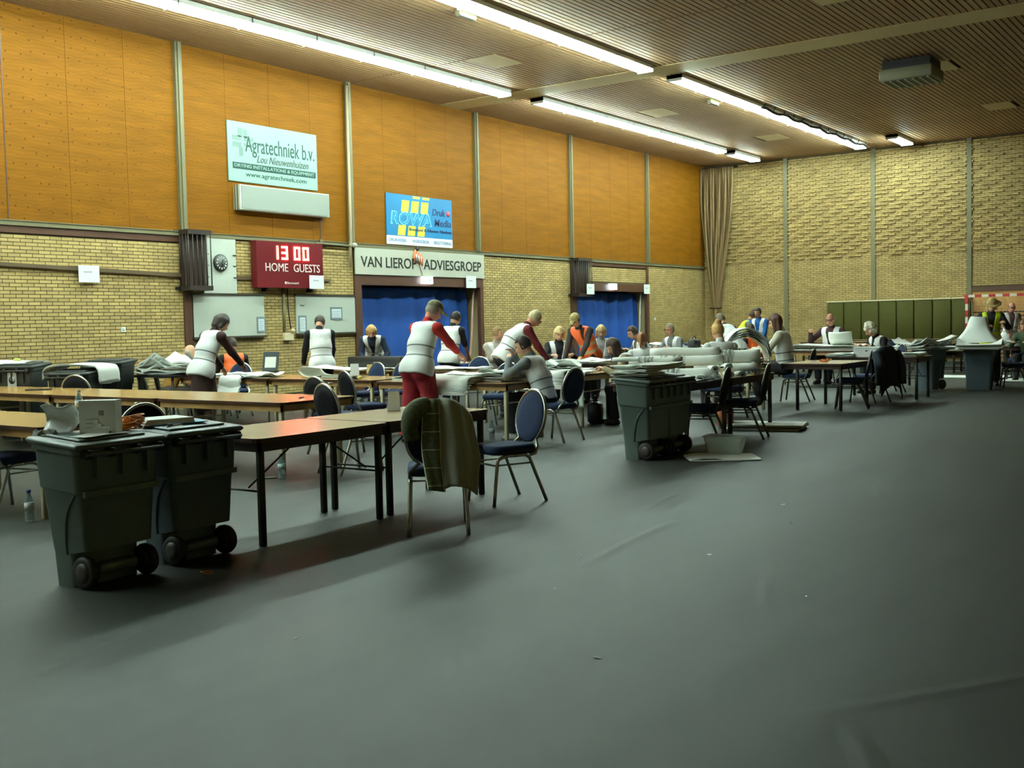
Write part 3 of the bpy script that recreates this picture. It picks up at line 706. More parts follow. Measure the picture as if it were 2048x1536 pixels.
table(11.2, 12.25, 12.58, 14.7, 'cream', 'wood table the woman in the brown dress leans over', GB)
table(11.0, 12.05, 7.95, 10.2, 'cream', 'wood table in front of the man in red trousers', GB)
table(13.6, 14.65, 12.25, 14.4, 'cream', 'wood table in front of the blonde woman at the blue curtain', GB)
table(13.6, 14.65, 10.6, 12.2, 'cream', 'wood table behind the man in red trousers', GB)
table(13.2, 14.2, 8.2, 10.1, 'cream', 'wood table where the long-haired girl sits, draped with white sheets', GB)
table(15.9, 16.9, 9.3, 11.6, 'cream', 'wood table the person in the orange vest leans on', GB)
table(20.2, 21.2, 8.9, 11.6, 'cream', 'wood table with paper stacks before the man in glasses', GB)
table(17.6, 18.5, 8.2, 9.8, 'cream', 'wood table behind the girl with long hair, paper stack on its end', GB)
table(23.3, 24.2, 7.2, 9.3, 'cream', 'table under white sheets before the bald man', GB)
table(16.3, 17.2, 7.0, 8.2, 'cream', 'wood table under the arched bundle of sheets', GB)
table(19.7, 20.6, 5.3, 7.0, 'black', 'black-legged table with white box and papers before the white-haired woman', GA)
table(23.0, 23.9, 4.9, 6.9, 'black', 'black-legged table between and behind the two bins full of paper', GA)
table(26.2, 27.1, 3.9, 5.6, 'black', 'black-legged table with papers at the right picture edge', GA)
for i, (x, y0, y1) in enumerate(((29.0, 9.0, 11.2), (29.0, 6.9, 8.9), (31.6, 9.6, 12.0), (31.6, 7.2, 9.5), (34.0, 9.9, 12.4), (34.0, 7.4, 9.8), (24.2, 11.4, 13.8), (26.6, 10.6, 12.6))):
    table(x, x+.9, y0, y1, 'black', ['far empty table left of the bald man, front row', 'far empty table right of the white-haired woman, front row', 'far empty table left of the bald man, middle row', 'far empty table before the mats, middle row', 'far empty table left, along the mats', 'far empty table right, along the mats', 'table with grey papers by the corner, before the brick wall', 'table where the people in the corner stand'][i], 'far tables')

# ---------------------------------------------------------------- chairs
M_NAVYF = mat('navy_fabric', (24, 42, 76), .9, noise=.12, nscale=90, bump=.15, bscale=300); M_BLKF = mat('black_back_shell', (14, 15, 19), .75, spec=.25); M_CHR = mat('satin_chrome', (176, 176, 166), .28, .85); M_DKM = mat('dark_tube', (86, 84, 74), .35, .8)
def make_chair(back_m=None, dark=False):
    t = bpy.data.objects.new('banquet_chair', None); COL.objects.link(t); t.empty_display_size = .1
    tube = M_DKM if dark else M_CHR
    # seat pad
    S = []
    pts = rrect(-.22, .22, -.215, .215, .09, 5); n = len(pts)
    V = []
    for z, k in ((.415, .93), (.43, 1.0), (.465, 1.0), (.485, .95), (.492, .8)):
        V += [(p[0]*k, p[1]*k, z) for p in pts]
    F = [(r*n+i, r*n+(i+1) % n, (r+1)*n+(i+1) % n, (r+1)*n+i) for r in range(4) for i in range(n)] + [tuple(reversed(range(n))), tuple(range(4*n, 5*n))]
    MB().add(V, F, 0, True).build('seat', M_NAVYF, t)
    # oval back, leaning
    def bp(y, z, off=0): return (-.235-.20*(z-.5)+off, y, z)
    cz, ry, rz_ = .70, .205, .215
    pad = MB(); seg = 28
    V = []; F = []
    rings = [(.02, .05), (.018, .6), (.012, .93), (0, 1.0), (-.022, .98), (-.03, .6), (-.032, .05)]
    for off, k in rings:
        for i in range(seg):
            a = 2*PI*i/seg; V.append(bp(ry*k*math.cos(a), cz+rz_*k*math.sin(a), off))
    mi = []
    for r_ in range(len(rings)-1):
        fs = [(r_*seg+i, (r_+1)*seg+i, (r_+1)*seg+(i+1) % seg, r_*seg+(i+1) % seg) for i in range(seg)]
        pad.add(V if r_ == 0 else [], [], 0)
        for f in fs: pad.f.append(f); pad.mi.append(0 if r_ < 3 else 1); pad.sm.append(True)
    pad.build('backrest', [M_NAVYF, back_m or M_BLKF], t)
    # frame round the back
    arc = [bp((ry+.012)*math.cos(a), cz+(rz_+.012)*math.sin(a), -.008) for a in [(-.30*PI)+(1.6*PI)*i/26 for i in range(27)]]
    lowR = [(-.14, .19, .40), (-.19, .2, .41), (-.215, .195, .46)]; lowL = [(p[0], -p[1], p[2]) for p in lowR]
    MB().tube(lowR + arc + lowL[::-1], .0148, 8).build('back_frame', tube, t)
    for s in (-1, 1):
        y = .2*s
        MB().tube(smoothpath([(.235, y*1.06, 0), (.19, y, .33), (.165, y, .385), (.10, y, .405), (.02, y, .406)], 4), .0148, 8).build('leg', tube, t)
        MB().tube(smoothpath([(.02, y, .404), (-.08, y, .404), (-.125, y, .38), (-.15, y, .33), (-.285, y*1.06, 0)], 4), .0148, 8).build('leg', tube, t)
        MB().tube([(.186, y, .335), (-.148, y, .335)], .008, 6).build('stretcher', tube, t)
    MB().tube([(.19, -.2, .33), (.19, .2, .33)], .008, 6).build('stretcher', tube, t)
    MB().tube([(-.235, -.03, .93), (-.26, 0, .935), (-.235, .03, .93)], .01, 6).build('grip', tube, t)
    return t
proto = make_chair(M_NAVYF); proto_b = make_chair(); proto_d = make_chair(M_BLKF, True)
used = {}
def chair(x, y, deg, label, p=None, group='round-backed chairs'):
    p = p or proto_b
    o = p if p.name not in used else copy_tree(p)
    used[p.name] = 1
    o.location = (x, y, 0); o.rotation_euler = (0, 0, math.radians(deg))
    return tag(o, label, 'chair', group)
chair(7.42, 5.42, 158, 'navy round-backed chair standing free in the aisle, seat turned left', proto)
chair(6.17, 5.12, 40, 'navy chair with the green tweed coat over its back')
chair(8.2, 7.95, -12, 'chair with black oval back just behind the nearest table, front one of two')
chair(9.35, 9.3, -5, 'chair mostly hidden behind the front black oval back by the pen table')
chair(10.62, 10.0, -18, 'chair with black oval back left of the man in red trousers')
chair(5.35, 7.75, 85, 'chair half hidden behind the white box on the nearest bin')
chair(5.0, 8.95, 10, 'chair with only its black seat showing at the left picture edge')
chair(8.95, 13.75, 25, 'empty chair with bright arc frame behind the second row of tables')
chair(10.6, 13.95, -30, 'chair with black oval back between the dark bin and the woman in brown')
chair(12.55, 11.9, 170, 'chair behind the rolled paper, next to the woman in black sleeves')
chair(13.0, 11.6, 190, 'chair by the black case before the blonde woman', proto)
chair(11.58, 7.62, 86, 'dark navy chair under the boy in the grey sweater', proto)
chair(12.75, 9.35, 190, 'navy oval-backed chair right of the red man\'s arm, nearer one', proto)
chair(15.0, 11.6, 190, 'navy oval-backed chair right of the red man\'s arm, farther one', proto)
chair(14.0, 7.6, 100, 'chair under the girl with long hair')
chair(11.82, 5.70, 104, 'chair at the paper roll table, nearer the bins', proto_d)
chair(12.80, 5.60, 104, 'chair at the paper roll table, nearer the clear box', proto_d)
chair(18.93, 7.25, 98, 'chair under the woman in the cream sweater', proto_d)
chair(17.68, 5.85, 106, 'chair at the end of the nearly empty table, bare', proto_d)
chair(18.95, 5.95, 72, 'chair carrying the dark jacket', proto_d)
chair(21.5, 6.4, 130, 'chair under the white-haired woman', proto_d)
chair(24.6, 8.45, 172, 'chair under the bald man', proto_d)
chair(23.6, 4.5, 110, 'chair right of the second bin full of paper', proto_d)
chair(25.6, 7.6, 190, 'empty navy chair before the olive mats', proto_d)
chair(15.9, 8.7, 200, 'chair under the child with the ponytail')
chair(17.1, 12.4, 200, 'chair under the woman with glasses on her hair', proto)
chair(12.4, 14.8, 200, 'brown chair by the wall under the conduit socket')
chair(22.0, 10.8, 190, 'chair under the man in glasses by the corner', proto_d)
chair(11.0, 14.9, -20, 'chair under the person in the mustard jacket')
chair(15.3, 7.0, 160, 'chair under the woman with the blond bun', proto_d)
chair(24.3, 12.2, 200, 'dark chair showing above the far papers by the corner', proto_d)
chair(26.2, 4.9, 180, 'chair under the person cut by the right picture edge', proto_d)

# ---------------------------------------------------------------- wheeled bins
def sect(x, y0, y1, z, r=.06): return [(p[0], p[1], z) for p in rrect(-x, x, y0, y1, r, 4)]
M_BIN = mat('bin_green_grey', (88, 102, 97), .42, noise=.06, spec=.5); M_BIN2 = mat('bin_blue_grey', (78, 92, 98), .42, noise=.06); M_BIN3 = mat('bin_black', (50, 54, 52), .5); M_RUB = mat('rubber', (26, 24, 22), .6); M_HUB = mat('hub', (58, 50, 44), .5)
def make_bin(loc, deg, label, m, lid=True, zs=1., xs=1., sticker=False, group='wheeled bins'):
    t = thing('wheeled_bin', label, 'bin', loc, math.radians(deg), group)
    Z = lambda z, y=-.42: z*zs+(.08*(y+.42) if z > .5 else 0)
    Yf = lambda y: -.42+(y+.46)*.53
    def sc_(x, y0, y1, z, r=.045): return [(p[0], p[1], Z(z, p[1])) for p in rrect(-x*xs, x*xs, Yf(y0), Yf(y1), r, 4)]
    secs = [sc_(.215, -.10, .27, 0, .04), sc_(.222, -.10, .29, .2, .04), sc_(.226, -.34, .295, .225, .04), sc_(.256, -.36, .36, .55, .05), sc_(.27, -.37, .385, .568, .05), sc_(.282, -.38, .405, .79, .05), sc_(.297, -.39, .425, .795, .05), sc_(.297, -.39, .425, .825, .05)]
    n = len(secs[0]); V = [p for s in secs for p in s]
    F = [(r*n+i, r*n+(i+1) % n, (r+1)*n+(i+1) % n, (r+1)*n+i) for r in range(len(secs)-1) for i in range(n)] + [tuple(reversed(range(n)))]
    b = MB(); b.add(V, F, 0, False)
    body = b.build('body', m, t); body.data.polygons.foreach_set('use_smooth', [True]*len(body.data.polygons))
    md = body.modifiers.new('edge', 'EDGE_SPLIT'); md.split_angle = .6
    if not lid:
        MB().prism(rrect(-.27*xs, .27*xs, Yf(-.34), Yf(.38), .05), Z(.7), Z(.72)).build('inner_floor', M_BLACK, t)
    for s in (-1, 1):   # curved moulding from the wheel notch up to the step
        MB().tube(smoothpath([(s*.222*xs, Yf(.02), Z(.2)), (s*.236*xs, Yf(.0), Z(.3)), (s*.25*xs, Yf(-.08), Z(.45)), (s*.258*xs, Yf(-.24), Z(.56))], 4), .008, 5).build('moulding', m, t)
    for x in (-.17, .0, .17): MB().box(x*xs-.008, x*xs+.008, Yf(-.44), Yf(-.38), Z(.66), Z(.79)).build('rib', m, t)
    MB().box(-.25*xs, .25*xs, Yf(-.41), Yf(-.36), Z(.55), Z(.585)).build('rib', m, t)
    MB().tube([(-.26*xs, Yf(-.48), Z(.80)), (.26*xs, Yf(-.48), Z(.80))], .014, 8).build('handle', m, t)
    for x in (-.24, -.09, .09, .24): MB().bevbox(x*xs-.022, x*xs+.022, Yf(-.5), Yf(-.38), Z(.775), Z(.83), .008).build('hinge_lug', M_RUB, t)
    if lid:
        Ms = Matrix.Identity(4); Ms[2][1] = .08; Ms[2][3] = .08*.42
        ld = MB(); ld.bevbox(-.31*xs, .31*xs, Yf(-.45), Yf(.45), .825*zs, .86*zs, .012, M=Ms); o = ld.build('lid', m, t)
        MB().bevbox(-.225*xs, .225*xs, Yf(-.28), Yf(.33), .86*zs, .874*zs, .006, M=Ms).build('raised_panel', m, o)
    Mx = Matrix.Rotation(PI/2, 4, 'Y'); wy = Yf(-.24)
    MB().tube([(-.23*xs, wy, .10), (.23*xs, wy, .10)], .018, 8).build('axle', M_RUB, t)
    MB().bevbox(-.13*xs, .13*xs, wy-.03, Yf(-.1), .07, .13, .01).build('axle_housing', m, t)
    for s in (-1, 1):
        w = MB(); w.lathe([(.065, -.026), (.09, -.026), (.097, -.012), (.097, .012), (.09, .026), (.065, .026)], 22, M=Matrix.Translation((s*.205*xs, wy, .097)) @ Mx)
        o = w.build('wheel', M_RUB, t)
        MB().lathe([(.02, -.032), (.06, -.028), (.067, 0), (.06, .028), (.02, .032)], 16, M=Matrix.Translation((s*.205*xs, wy, .097)) @ Mx).build('hub', M_HUB, o)
    if sticker is not False:
        sx = sticker; ys = Yf(-.395)
        MB().box(-.075+sx, .075+sx, ys-.004, ys, Z(.60), Z(.78)).build('sticker', mat('sticker_grey', (176, 182, 180), .5), t)
        MB().lathe([(.055, 0), (.055, .003)], 16, M=Matrix.Translation((sx, ys-.004, Z(.69))) @ Mr).build('sticker_disc', mat('sticker_dark', (52, 58, 58), .5), t)
        MB().lathe([(.04, 0), (.04, .004)], 16, M=Matrix.Translation((sx+.01, ys-.005, Z(.70))) @ Mr).build('sticker_emblem', mat('sticker_grey', (176, 182, 180)), t)
    return t
make_bin((3.86, 6.05, 0), 4, 'nearest wheeled bin, white box and orange bands on its lid', M_BIN, xs=1.06)
make_bin((4.53, 6.11, 0), 4, 'bluish wheeled bin beside the nearest one, clipboard on its lid', M_BIN2, xs=1.04)
make_bin((10.5, 5.92, 0), 0, 'wheeled bin in the middle of the aisle with folded paper on its lid', M_BIN)
make_bin((11.0, 5.93, 0), 0, 'wheeled bin half hidden beyond the one in the middle of the aisle', M_BIN)
make_bin((22.55, 6.0, 0), 62, 'far wheeled bin heaped with crumpled paper, left of the pair', M_BIN2, lid=False)
make_bin((22.55, 4.95, 0), 100, 'far wheeled bin with a big sheet held over it, right of the pair', M_BIN2, lid=False)
make_bin((9.0, 15.3, 0), -68, 'dark bin by the wall under a long hanging sheet, round emblem on it', M_BIN3, zs=1.22, xs=1.15, sticker=.0)
make_bin((9.2, 14.25, 0), -68, 'lower dark bin by the wall with paper folded over its rim', M_BIN3, zs=1.1, xs=1.15)
make_bin((9.95, 14.55, 0), -68, 'tall dark bin by the wall with round emblem and crumpled paper behind', M_BIN3, zs=1.24, xs=1.15, sticker=.1)
# ================================================================ PEOPLE (one continuous body each, clothing as children)
def nets(Dg, o, s):
    """surface nets: zero level of the grid as quads"""
    sg = Dg < 0
    nx, ny, nz = Dg.shape
    c = np.stack([sg[i:nx-1+i, j:ny-1+j, k:nz-1+k] for i in (0, 1) for j in (0, 1) for k in (0, 1)])
    act = c.any(0) & ~c.all(0)
    idx = np.argwhere(act)
    if len(idx) == 0: return np.zeros((0, 3)), np.zeros((0, 4), int)
    offs = np.array([(i, j, k) for i in (0, 1) for j in (0, 1) for k in (0, 1)])
    val = np.stack([Dg[idx[:, 0]+a, idx[:, 1]+b, idx[:, 2]+d] for a, b, d in offs], 1)
    acc = np.zeros((len(idx), 3)); cn = np.zeros(len(idx))
    for a in range(8):
        for b in range(a+1, 8):
            if np.abs(offs[a]-offs[b]).sum() != 1: continue
            x = (val[:, a] < 0) != (val[:, b] < 0)
            t = np.where(x, val[:, a]/np.where(x, val[:, a]-val[:, b], 1), 0)
            acc += x[:, None]*(offs[a]+t[:, None]*(offs[b]-offs[a])); cn += x
    V = (idx+acc/cn[:, None])*s+o
    num = -np.ones(act.shape, int); num[tuple(idx.T)] = np.arange(len(idx))
    Q = []
    for ax in range(3):
        u, w = [(1, 2), (2, 0), (0, 1)][ax]
        sl0 = [slice(None)]*3; sl1 = [slice(None)]*3; sl0[ax] = slice(0, -1); sl1[ax] = slice(1, None)
        e = sg[tuple(sl0)] != sg[tuple(sl1)]
        p = np.argwhere(e); 
        p = p[(p[:, u] > 0) & (p[:, w] > 0) & (p[:, u] < Dg.shape[u]-1) & (p[:, w] < Dg.shape[w]-1)]
        if len(p) == 0: continue
        q = []
        for du, dw in ((-1, -1), (0, -1), (0, 0), (-1, 0)):
            g = p.copy(); g[:, u] += du; g[:, w] += dw; q.append(num[tuple(g.T)])
        q = np.stack(q, 1)
        fl = ~sg[tuple(p.T)]
        q[fl] = q[fl][:, ::-1]
        Q.append(q)
    return V, np.concatenate(Q)
def np_mesh(name, V, Q, mats, attr=None):
    me = bpy.data.meshes.new(name)
    me.vertices.add(len(V)); me.vertices.foreach_set('co', np.asarray(V, np.float32).ravel())
    me.loops.add(len(Q)*4); me.loops.foreach_set('vertex_index', np.asarray(Q, np.int32).ravel())
    me.polygons.add(len(Q)); me.polygons.foreach_set('loop_start', np.arange(len(Q), dtype=np.int32)*4)
    me.polygons.foreach_set('use_smooth', np.ones(len(Q), bool))
    for m in (mats if isinstance(mats, (list, tuple)) else [mats]): me.materials.append(m)
    if attr is not None:
        a = me.attributes.new('band', 'FLOAT', 'POINT'); a.data.foreach_set('value', np.asarray(attr, np.float32))
    me.update(calc_edges=True); me.validate()
    return me
class Field:
    def __init__(s, lo, hi, h):
        s.h = h; s.o = np.array(lo, float); s.n = np.ceil((np.array(hi)-s.o)/h).astype(int)+1
        s.D = np.full(s.n, .5)
    def _win(s, lo, hi):
        a = np.maximum(np.floor((np.array(lo)-s.o)/s.h).astype(int), 0); b = np.minimum(np.ceil((np.array(hi)-s.o)/s.h).astype(int)+1, s.n)
        if (b <= a).any(): return None, None
        g = np.stack(np.meshgrid(*[s.o[i]+s.h*np.arange(a[i], b[i]) for i in range(3)], indexing='ij'), -1)
        return tuple(slice(a[i], b[i]) for i in range(3)), g
    def _put(s, w, d, k):
        c = s.D[w]
        if k > 0:
            hh = np.clip(.5+.5*(c-d)/k, 0, 1); s.D[w] = c+(d-c)*hh-k*hh*(1-hh)
        else: s.D[w] = np.minimum(c, d)
    def cap(s, a, b, ra, rb, k=.03, sc=None, ax=None):
        """tapered capsule; sc flattens along direction ax"""
        a = np.array(a, float); b = np.array(b, float); R = max(ra, rb)*1.3+k+.03
        w, g = s._win(np.minimum(a, b)-R, np.maximum(a, b)+R)
        if w is None: return
        ab = b-a; p = g-a
        if sc: 
            ax = np.array(ax, float); ax /= np.linalg.norm(ax)
            p = p+np.expand_dims(p@ax, -1)*ax*(1/sc-1); ab = ab+(ab@ax)*ax*(1/sc-1)
        t = np.clip(p@ab/max(ab@ab, 1e-9), 0, 1)
        d = np.linalg.norm(p-t[..., None]*ab, axis=-1)-(ra+(rb-ra)*t)
        if sc: d *= min(1, sc) if sc < 1 else 1
        s._put(w, d, k)
    def ell(s, c, R, k=.02, frame=None):
        c = np.array(c, float); R = np.array(R, float); m = R.max()+k+.03
        w, g = s._win(c-m, c+m)
        if w is None: return
        p = g-c
        if frame is not None: p = p@np.array(frame).T
        q = np.linalg.norm(p/R, axis=-1); q2 = np.linalg.norm(p/(R*R), axis=-1)
        s._put(w, q*(q-1)/np.maximum(q2, 1e-6), k)
    def grid(s): return np.stack(np.meshgrid(*[s.o[i]+s.h*np.arange(s.n[i]) for i in range(3)], indexing='ij'), -1)
    def cut(s, d): s.D = np.maximum(s.D, d)
    def mesh(s): return nets(s.D, s.o, s.h)

def vest_mat(name, rgb, bands, brgb):
    if name in MATS: return MATS[name]
    m = mat(name, rgb, .55, bump=.25, bscale=14); nt = m.node_tree; b = nt.nodes['Principled BSDF']
    at = nt.nodes.new('ShaderNodeAttribute'); at.attribute_name = 'band'
    tot = None
    for c, hw in bands:
        n = nt.nodes.new('ShaderNodeMath'); n.operation = 'COMPARE'; n.inputs[1].default_value = c; n.inputs[2].default_value = hw
        nt.links.new(at.outputs['Fac'], n.inputs[0])
        if tot is None: tot = n
        else:
            q = nt.nodes.new('ShaderNodeMath'); q.operation = 'MAXIMUM'; nt.links.new(tot.outputs[0], q.inputs[0]); nt.links.new(n.outputs[0], q.inputs[1]); tot = q
    mx = nt.nodes.new('ShaderNodeMix'); mx.data_type = 'RGBA'; mx.inputs[6].default_value = lin(rgb); mx.inputs[7].default_value = lin(brgb)
    nt.links.new(tot.outputs[0], mx.inputs[0]); nt.links.new(mx.outputs[2], b.inputs['Base Color'])
    return m
VW = vest_mat('white_vest', (240, 243, 242), [(.20, .008), (.08, .008)], (112, 118, 120)); VO = vest_mat('orange_vest', (246, 104, 40), [(.19, .03), (.06, .03)], (206, 170, 130)); VY = vest_mat('yellow_vest', (208, 228, 40), [(.19, .03), (.06, .03)], (196, 204, 170))
SKIN = {'fair': mat('skin_fair', (214, 164, 134), .55, spec=.3), 'pink': mat('skin_pink', (206, 146, 122), .55, spec=.3), 'tan': mat('skin_tan', (188, 138, 104), .55, spec=.3)}
def cloth(rgb): return mat('cloth_%d_%d_%d' % rgb, rgb, .85, bump=.3, bscale=16)
def hairm(rgb): return mat('hair_%d_%d_%d' % rgb, rgb, .6, noise=.25, nscale=30, stretch=(1, 1, .25), bump=.3, bscale=60)
def rot2(v, a): return np.array([v[0]*math.cos(a)-v[1]*math.sin(a), v[0]*math.sin(a)+v[1]*math.cos(a), v[2]])
def ik(S, T, a, b, pole):
    S = np.array(S, float); T = np.array(T, float); d = T-S; l = np.linalg.norm(d); l2 = min(l, (a+b)*.995); u = d/l
    if l > l2: T = S+u*l2
    x = (a*a-b*b+l2*l2)/(2*l2); hgt = math.sqrt(max(a*a-x*x, 0))
    p = np.array(pole, float); p = p-(p@u)*u; p /= np.linalg.norm(p)
    return S+u*x+p*hgt, T

def person(loc, deg, label, pose='stand', lean=.3, twist=0., head=(.3, 0.), hands=((.45, .18, .85), (.45, -.18, .85)), scale=1., skin='fair', hair=('short', (70, 55, 42)),
           top=(40, 40, 46), sleeve=1., bottom=(30, 32, 40), vest=None, zipped=False, shoe=(40, 36, 34), vox=.015, feet=None, hat=None, glasses=False, dress=False, wide=1., legs=True, knees=None, thick=0.):
    root = thing('person', label, 'person', loc, math.radians(deg), 'people counting ballots'); root.scale = (scale,)*3
    H = .016 if vox > .016 else vox
    sit = pose == 'sit'
    pel = np.array([0, 0, .55 if sit else .95])
    up = lambda a: np.array([math.sin(a), 0, math.cos(a)])
    mid = pel+.25*up(lean*.7); ch = mid+.25*up(lean*1.25); td = (ch-pel)/np.linalg.norm(ch-pel)
    side = rot2(np.array([0, 1., 0]), twist); fwd = np.cross(side, td)
    SH = {s: ch+side*.185*s*wide-td*.035+rot2(np.array([.0, 0, 0]), twist) for s in (1, -1)}
    hp, hy = head; nd = up(min(lean*1.25, 1.0)*.55+hp*.35)
    nb = ch+td*.02; nt_ = nb+nd*.10
    ha = hp; hf = rot2(np.array([math.cos(ha), 0, -math.sin(ha)]), hy+twist*.5); hs = rot2(np.array([0, 1., 0]), hy+twist*.5); hu = np.cross(hf, hs)
    HCn = nt_+hu*.095+hf*.025
    frame = np.stack([hf, hs, hu])
    if sit:
        kn = {s: np.array([.43, .11*s, .52]) if knees is None else np.array(knees[0 if s > 0 else 1]) for s in (1, -1)}; an = {s: np.array([.40 if feet is None else feet[0 if s > 0 else 1][0], .11*s if feet is None else feet[0 if s > 0 else 1][1], .085]) for s in (1, -1)}
    else:
        an = {s: np.array([0, .10*s, .085]) if feet is None else np.array([feet[0 if s > 0 else 1][0], feet[0 if s > 0 else 1][1], .085]) for s in (1, -1)}
        kn = {s: (pel+np.array([0, .1*s, 0])+an[s])/2+np.array([.03, 0, 0]) for s in (1, -1)}
    hip = {s: pel+np.array([0, .09*s, -.04]) for s in (1, -1)}
    EL, WR = {}, {}
    for s, t in ((1, hands[0]), (-1, hands[1])):
        EL[s], WR[s] = ik(SH[s], t, .285, .25, (-.35, .55*s, -.8))
    pts = np.array([pel, ch, HCn+hu*.2, HCn-hf*.2, HCn+hf*.2]+[kn[s] for s in kn]+[an[s] for s in an]+list(EL.values())+list(WR.values())+list(SH.values()))
    lo, hi = pts.min(0)-.24, pts.max(0)+.24; lo[2] = max(lo[2], -.03)
    def torso(F, g, k=.05):
        F.cap(pel-td*.02, mid, .115+g, .103+g, k, 1.30*wide, side); F.cap(mid, ch-td*.09, .106+g, .118+g, k, 1.36*wide, side)
        F.cap(SH[1], SH[-1], .062+g, .062+g, k)
    def legs_(F, g, k=.04, to=1.):
        for s in (1, -1):
            F.cap(hip[s], kn[s], .088+g, .06+g, k); F.cap(kn[s], kn[s]+(an[s]-kn[s])*to, .058+g, .042+g*1.3, k)
            if not sit: F.ell(hip[s]+np.array([-.045, 0, -.02]), (.10+g, .095+g, .11+g), k)
    def arms_(F, g, k=.03, to=1.):
        for s in (1, -1):
            F.cap(SH[s], EL[s], .052+g, .041+g, k)
            e = EL[s]+(WR[s]-EL[s])*max(0, min(1, (to-.5)*2))
            if to > .5: F.cap(EL[s], e, .041+g, .03+g, k)
    # ---- body
    F = Field(lo, hi, H)
    torso(F, -.012); arms_(F, -.004)
    if legs: legs_(F, -.012)
    F.cap(nb-td*.03, nt_+hu*.02, .056, .05, .03)
    F.ell(HCn, (.095, .075, .115), .02, frame); F.ell(HCn+hf*.028-hu*.05, (.066, .056, .066), .03, frame)
    F.cap(HCn+hf*.098-hu*.005, HCn+hf*.112-hu*.03, .011, .016, .012)
    for s in (1, -1): F.ell(HCn+hs*.076*s-hu*.01, (.02, .012, .032), .008, frame)
    Vb, Qb = F.mesh()
    # hands with fingers, finer grid, same mesh
    for s in (1, -1):
        fd = WR[s]-EL[s]; fd /= np.linalg.norm(fd)
        dn = np.array([0, 0, -1.]); fd = fd*.6+np.array([fd[0], fd[1], min(fd[2], 0)])*.4; fd /= np.linalg.norm(fd)
        pal = dn-(dn@fd)*fd
        pal = pal/np.linalg.norm(pal) if np.linalg.norm(pal) > .2 else np.array([0, -s, 0.])
        lat = np.cross(fd, pal); lat = lat if lat@np.array([0, s, 0]) > 0 else -lat
        hh = .006 if vox <= .015 else .008
        G = Field(WR[s]-.21, WR[s]+.21, hh)
        G.cap(WR[s]-fd*.03, WR[s]+fd*.02, .029, .026, .02); G.cap(WR[s]+fd*.03, WR[s]+fd*.075, .036, .038, .02, .42, pal)
        for q, (o, ln) in enumerate(((-.030, .066), (-.010, .075), (.010, .071), (.029, .056))):
            b0 = WR[s]+fd*.085+lat*o*1.05; b1 = b0+(fd*.9+pal*.35)*ln*.55; b2 = b1+(fd*.55+pal*.8)*ln*.5
            G.cap(b0, b1, .0095, .009, .006); G.cap(b1, b2, .009, .0075, .004)
        b0 = WR[s]+fd*.02-lat*.028; b1 = b0+fd*.035-lat*.028+pal*.012; b2 = b1+fd*.032-lat*.004+pal*.008
        G.cap(b0, b1, .0125, .011, .012); G.cap(b1, b2, .011, .009, .004)
        v, q = G.mesh(); Qb = np.concatenate([Qb, q+len(Vb)]); Vb = np.concatenate([Vb, v])
    def emit(name, V, Q, m, parent=root, attr=None):
        o = bpy.data.objects.new(name, np_mesh(name, V, Q, m, attr)); COL.objects.link(o); o.parent = parent; return o
    body = emit('body', Vb, Qb, SKIN[skin])
    for s in (1, -1): MB().ball(HCn+hf*.083+hs*.031*s+hu*.012, .0125, sc=(1, 1, .7)).build('eye', mat('eye_dark', (40, 34, 30), .3), root)
    MB().tube([HCn+hf*.092+hs*.024-hu*.062, HCn+hf*.098-hu*.06, HCn+hf*.092-hs*.024-hu*.062], .006, 6).build('mouth', mat('lips', (168, 96, 86), .5), root)
    # ---- trousers
    if legs:
        F = Field(lo, hi, vox); legs_(F, .018+thick, .04); F.cap(pel-td*.02, pel+td*.05, .125, .12, .04, 1.36*wide, side)
        if dress and not sit: F.cap(pel+td*.02, np.array([0, 0, .50]), .15, .19, .04)
        g = F.grid(); dd = (g-(pel+td*.07))@td; F.cut(np.where(g[..., 0] > .10, -1., dd) if sit else dd); F.cut(.09-g[..., 2])
        emit('skirt' if dress else 'trousers', *F.mesh(), cloth(bottom))
        for s in (1, -1):
            F = Field(an[s]-.16-np.array([0, 0, 0]), an[s]+np.array([.30, .16, .16]), .010)
            F.cap(an[s]+np.array([-.03, 0, -.05]), an[s]+np.array([.13, .01*s, -.058]), .042, .038, .02, 1.0, (0, 1, 0)); F.cap(an[s]+np.array([0, 0, -.02]), an[s]+np.array([0, 0, .04]), .045, .046, .02)
            g = F.grid(); F.cut(.001-g[..., 2])
            emit('shoe', *F.mesh(), mat('shoe_%d_%d_%d' % shoe, shoe, .5))
    # ---- shirt
    F = Field(lo, hi, vox); torso(F, .006); arms_(F, .012, .03, sleeve); F.cap(nb-td*.03, nb+nd*.045, .066, .062, .02)
    g = F.grid(); F.cut((pel-td*.02-g)@td)
    emit('sweater', *F.mesh(), cloth(top))
    # ---- vest
    if vest is not None:
        F = Field(lo, hi, vox)
        F.cap(pel-td*.02, mid, .138, .128, .05, 1.30*wide, side); F.cap(mid, ch-td*.09, .128, .136, .05, 1.33*wide, side)
        F.cap(ch+side*.13*wide-td*.035, ch-side*.13*wide-td*.035, .084, .084, .04)
        if not sit:
            F.cap(pel-td*.2, pel, .154, .144, .04, 1.34*wide, side)
            for s in (1, -1): F.ell(hip[s]+np.array([-.045, 0, -.02]), (.136+thick*.7, .126+thick*.7, .145+thick*.7), .05)
        g = F.grid(); t = (g-pel)@td; yy = (g-pel)@side; xx = (g-pel)@fwd
        F.cut((pel-td*(.06 if sit else .15)-g)@td)
        w = np.clip((t-(.28 if zipped else .05))*.17, .0 if zipped else .008, .12)
        F.cut(-np.maximum(np.abs(yy)-w, -(xx-.02)))                # open front
        F.cut(.075-np.linalg.norm(g-(nb+td*.045), axis=-1))          # neck
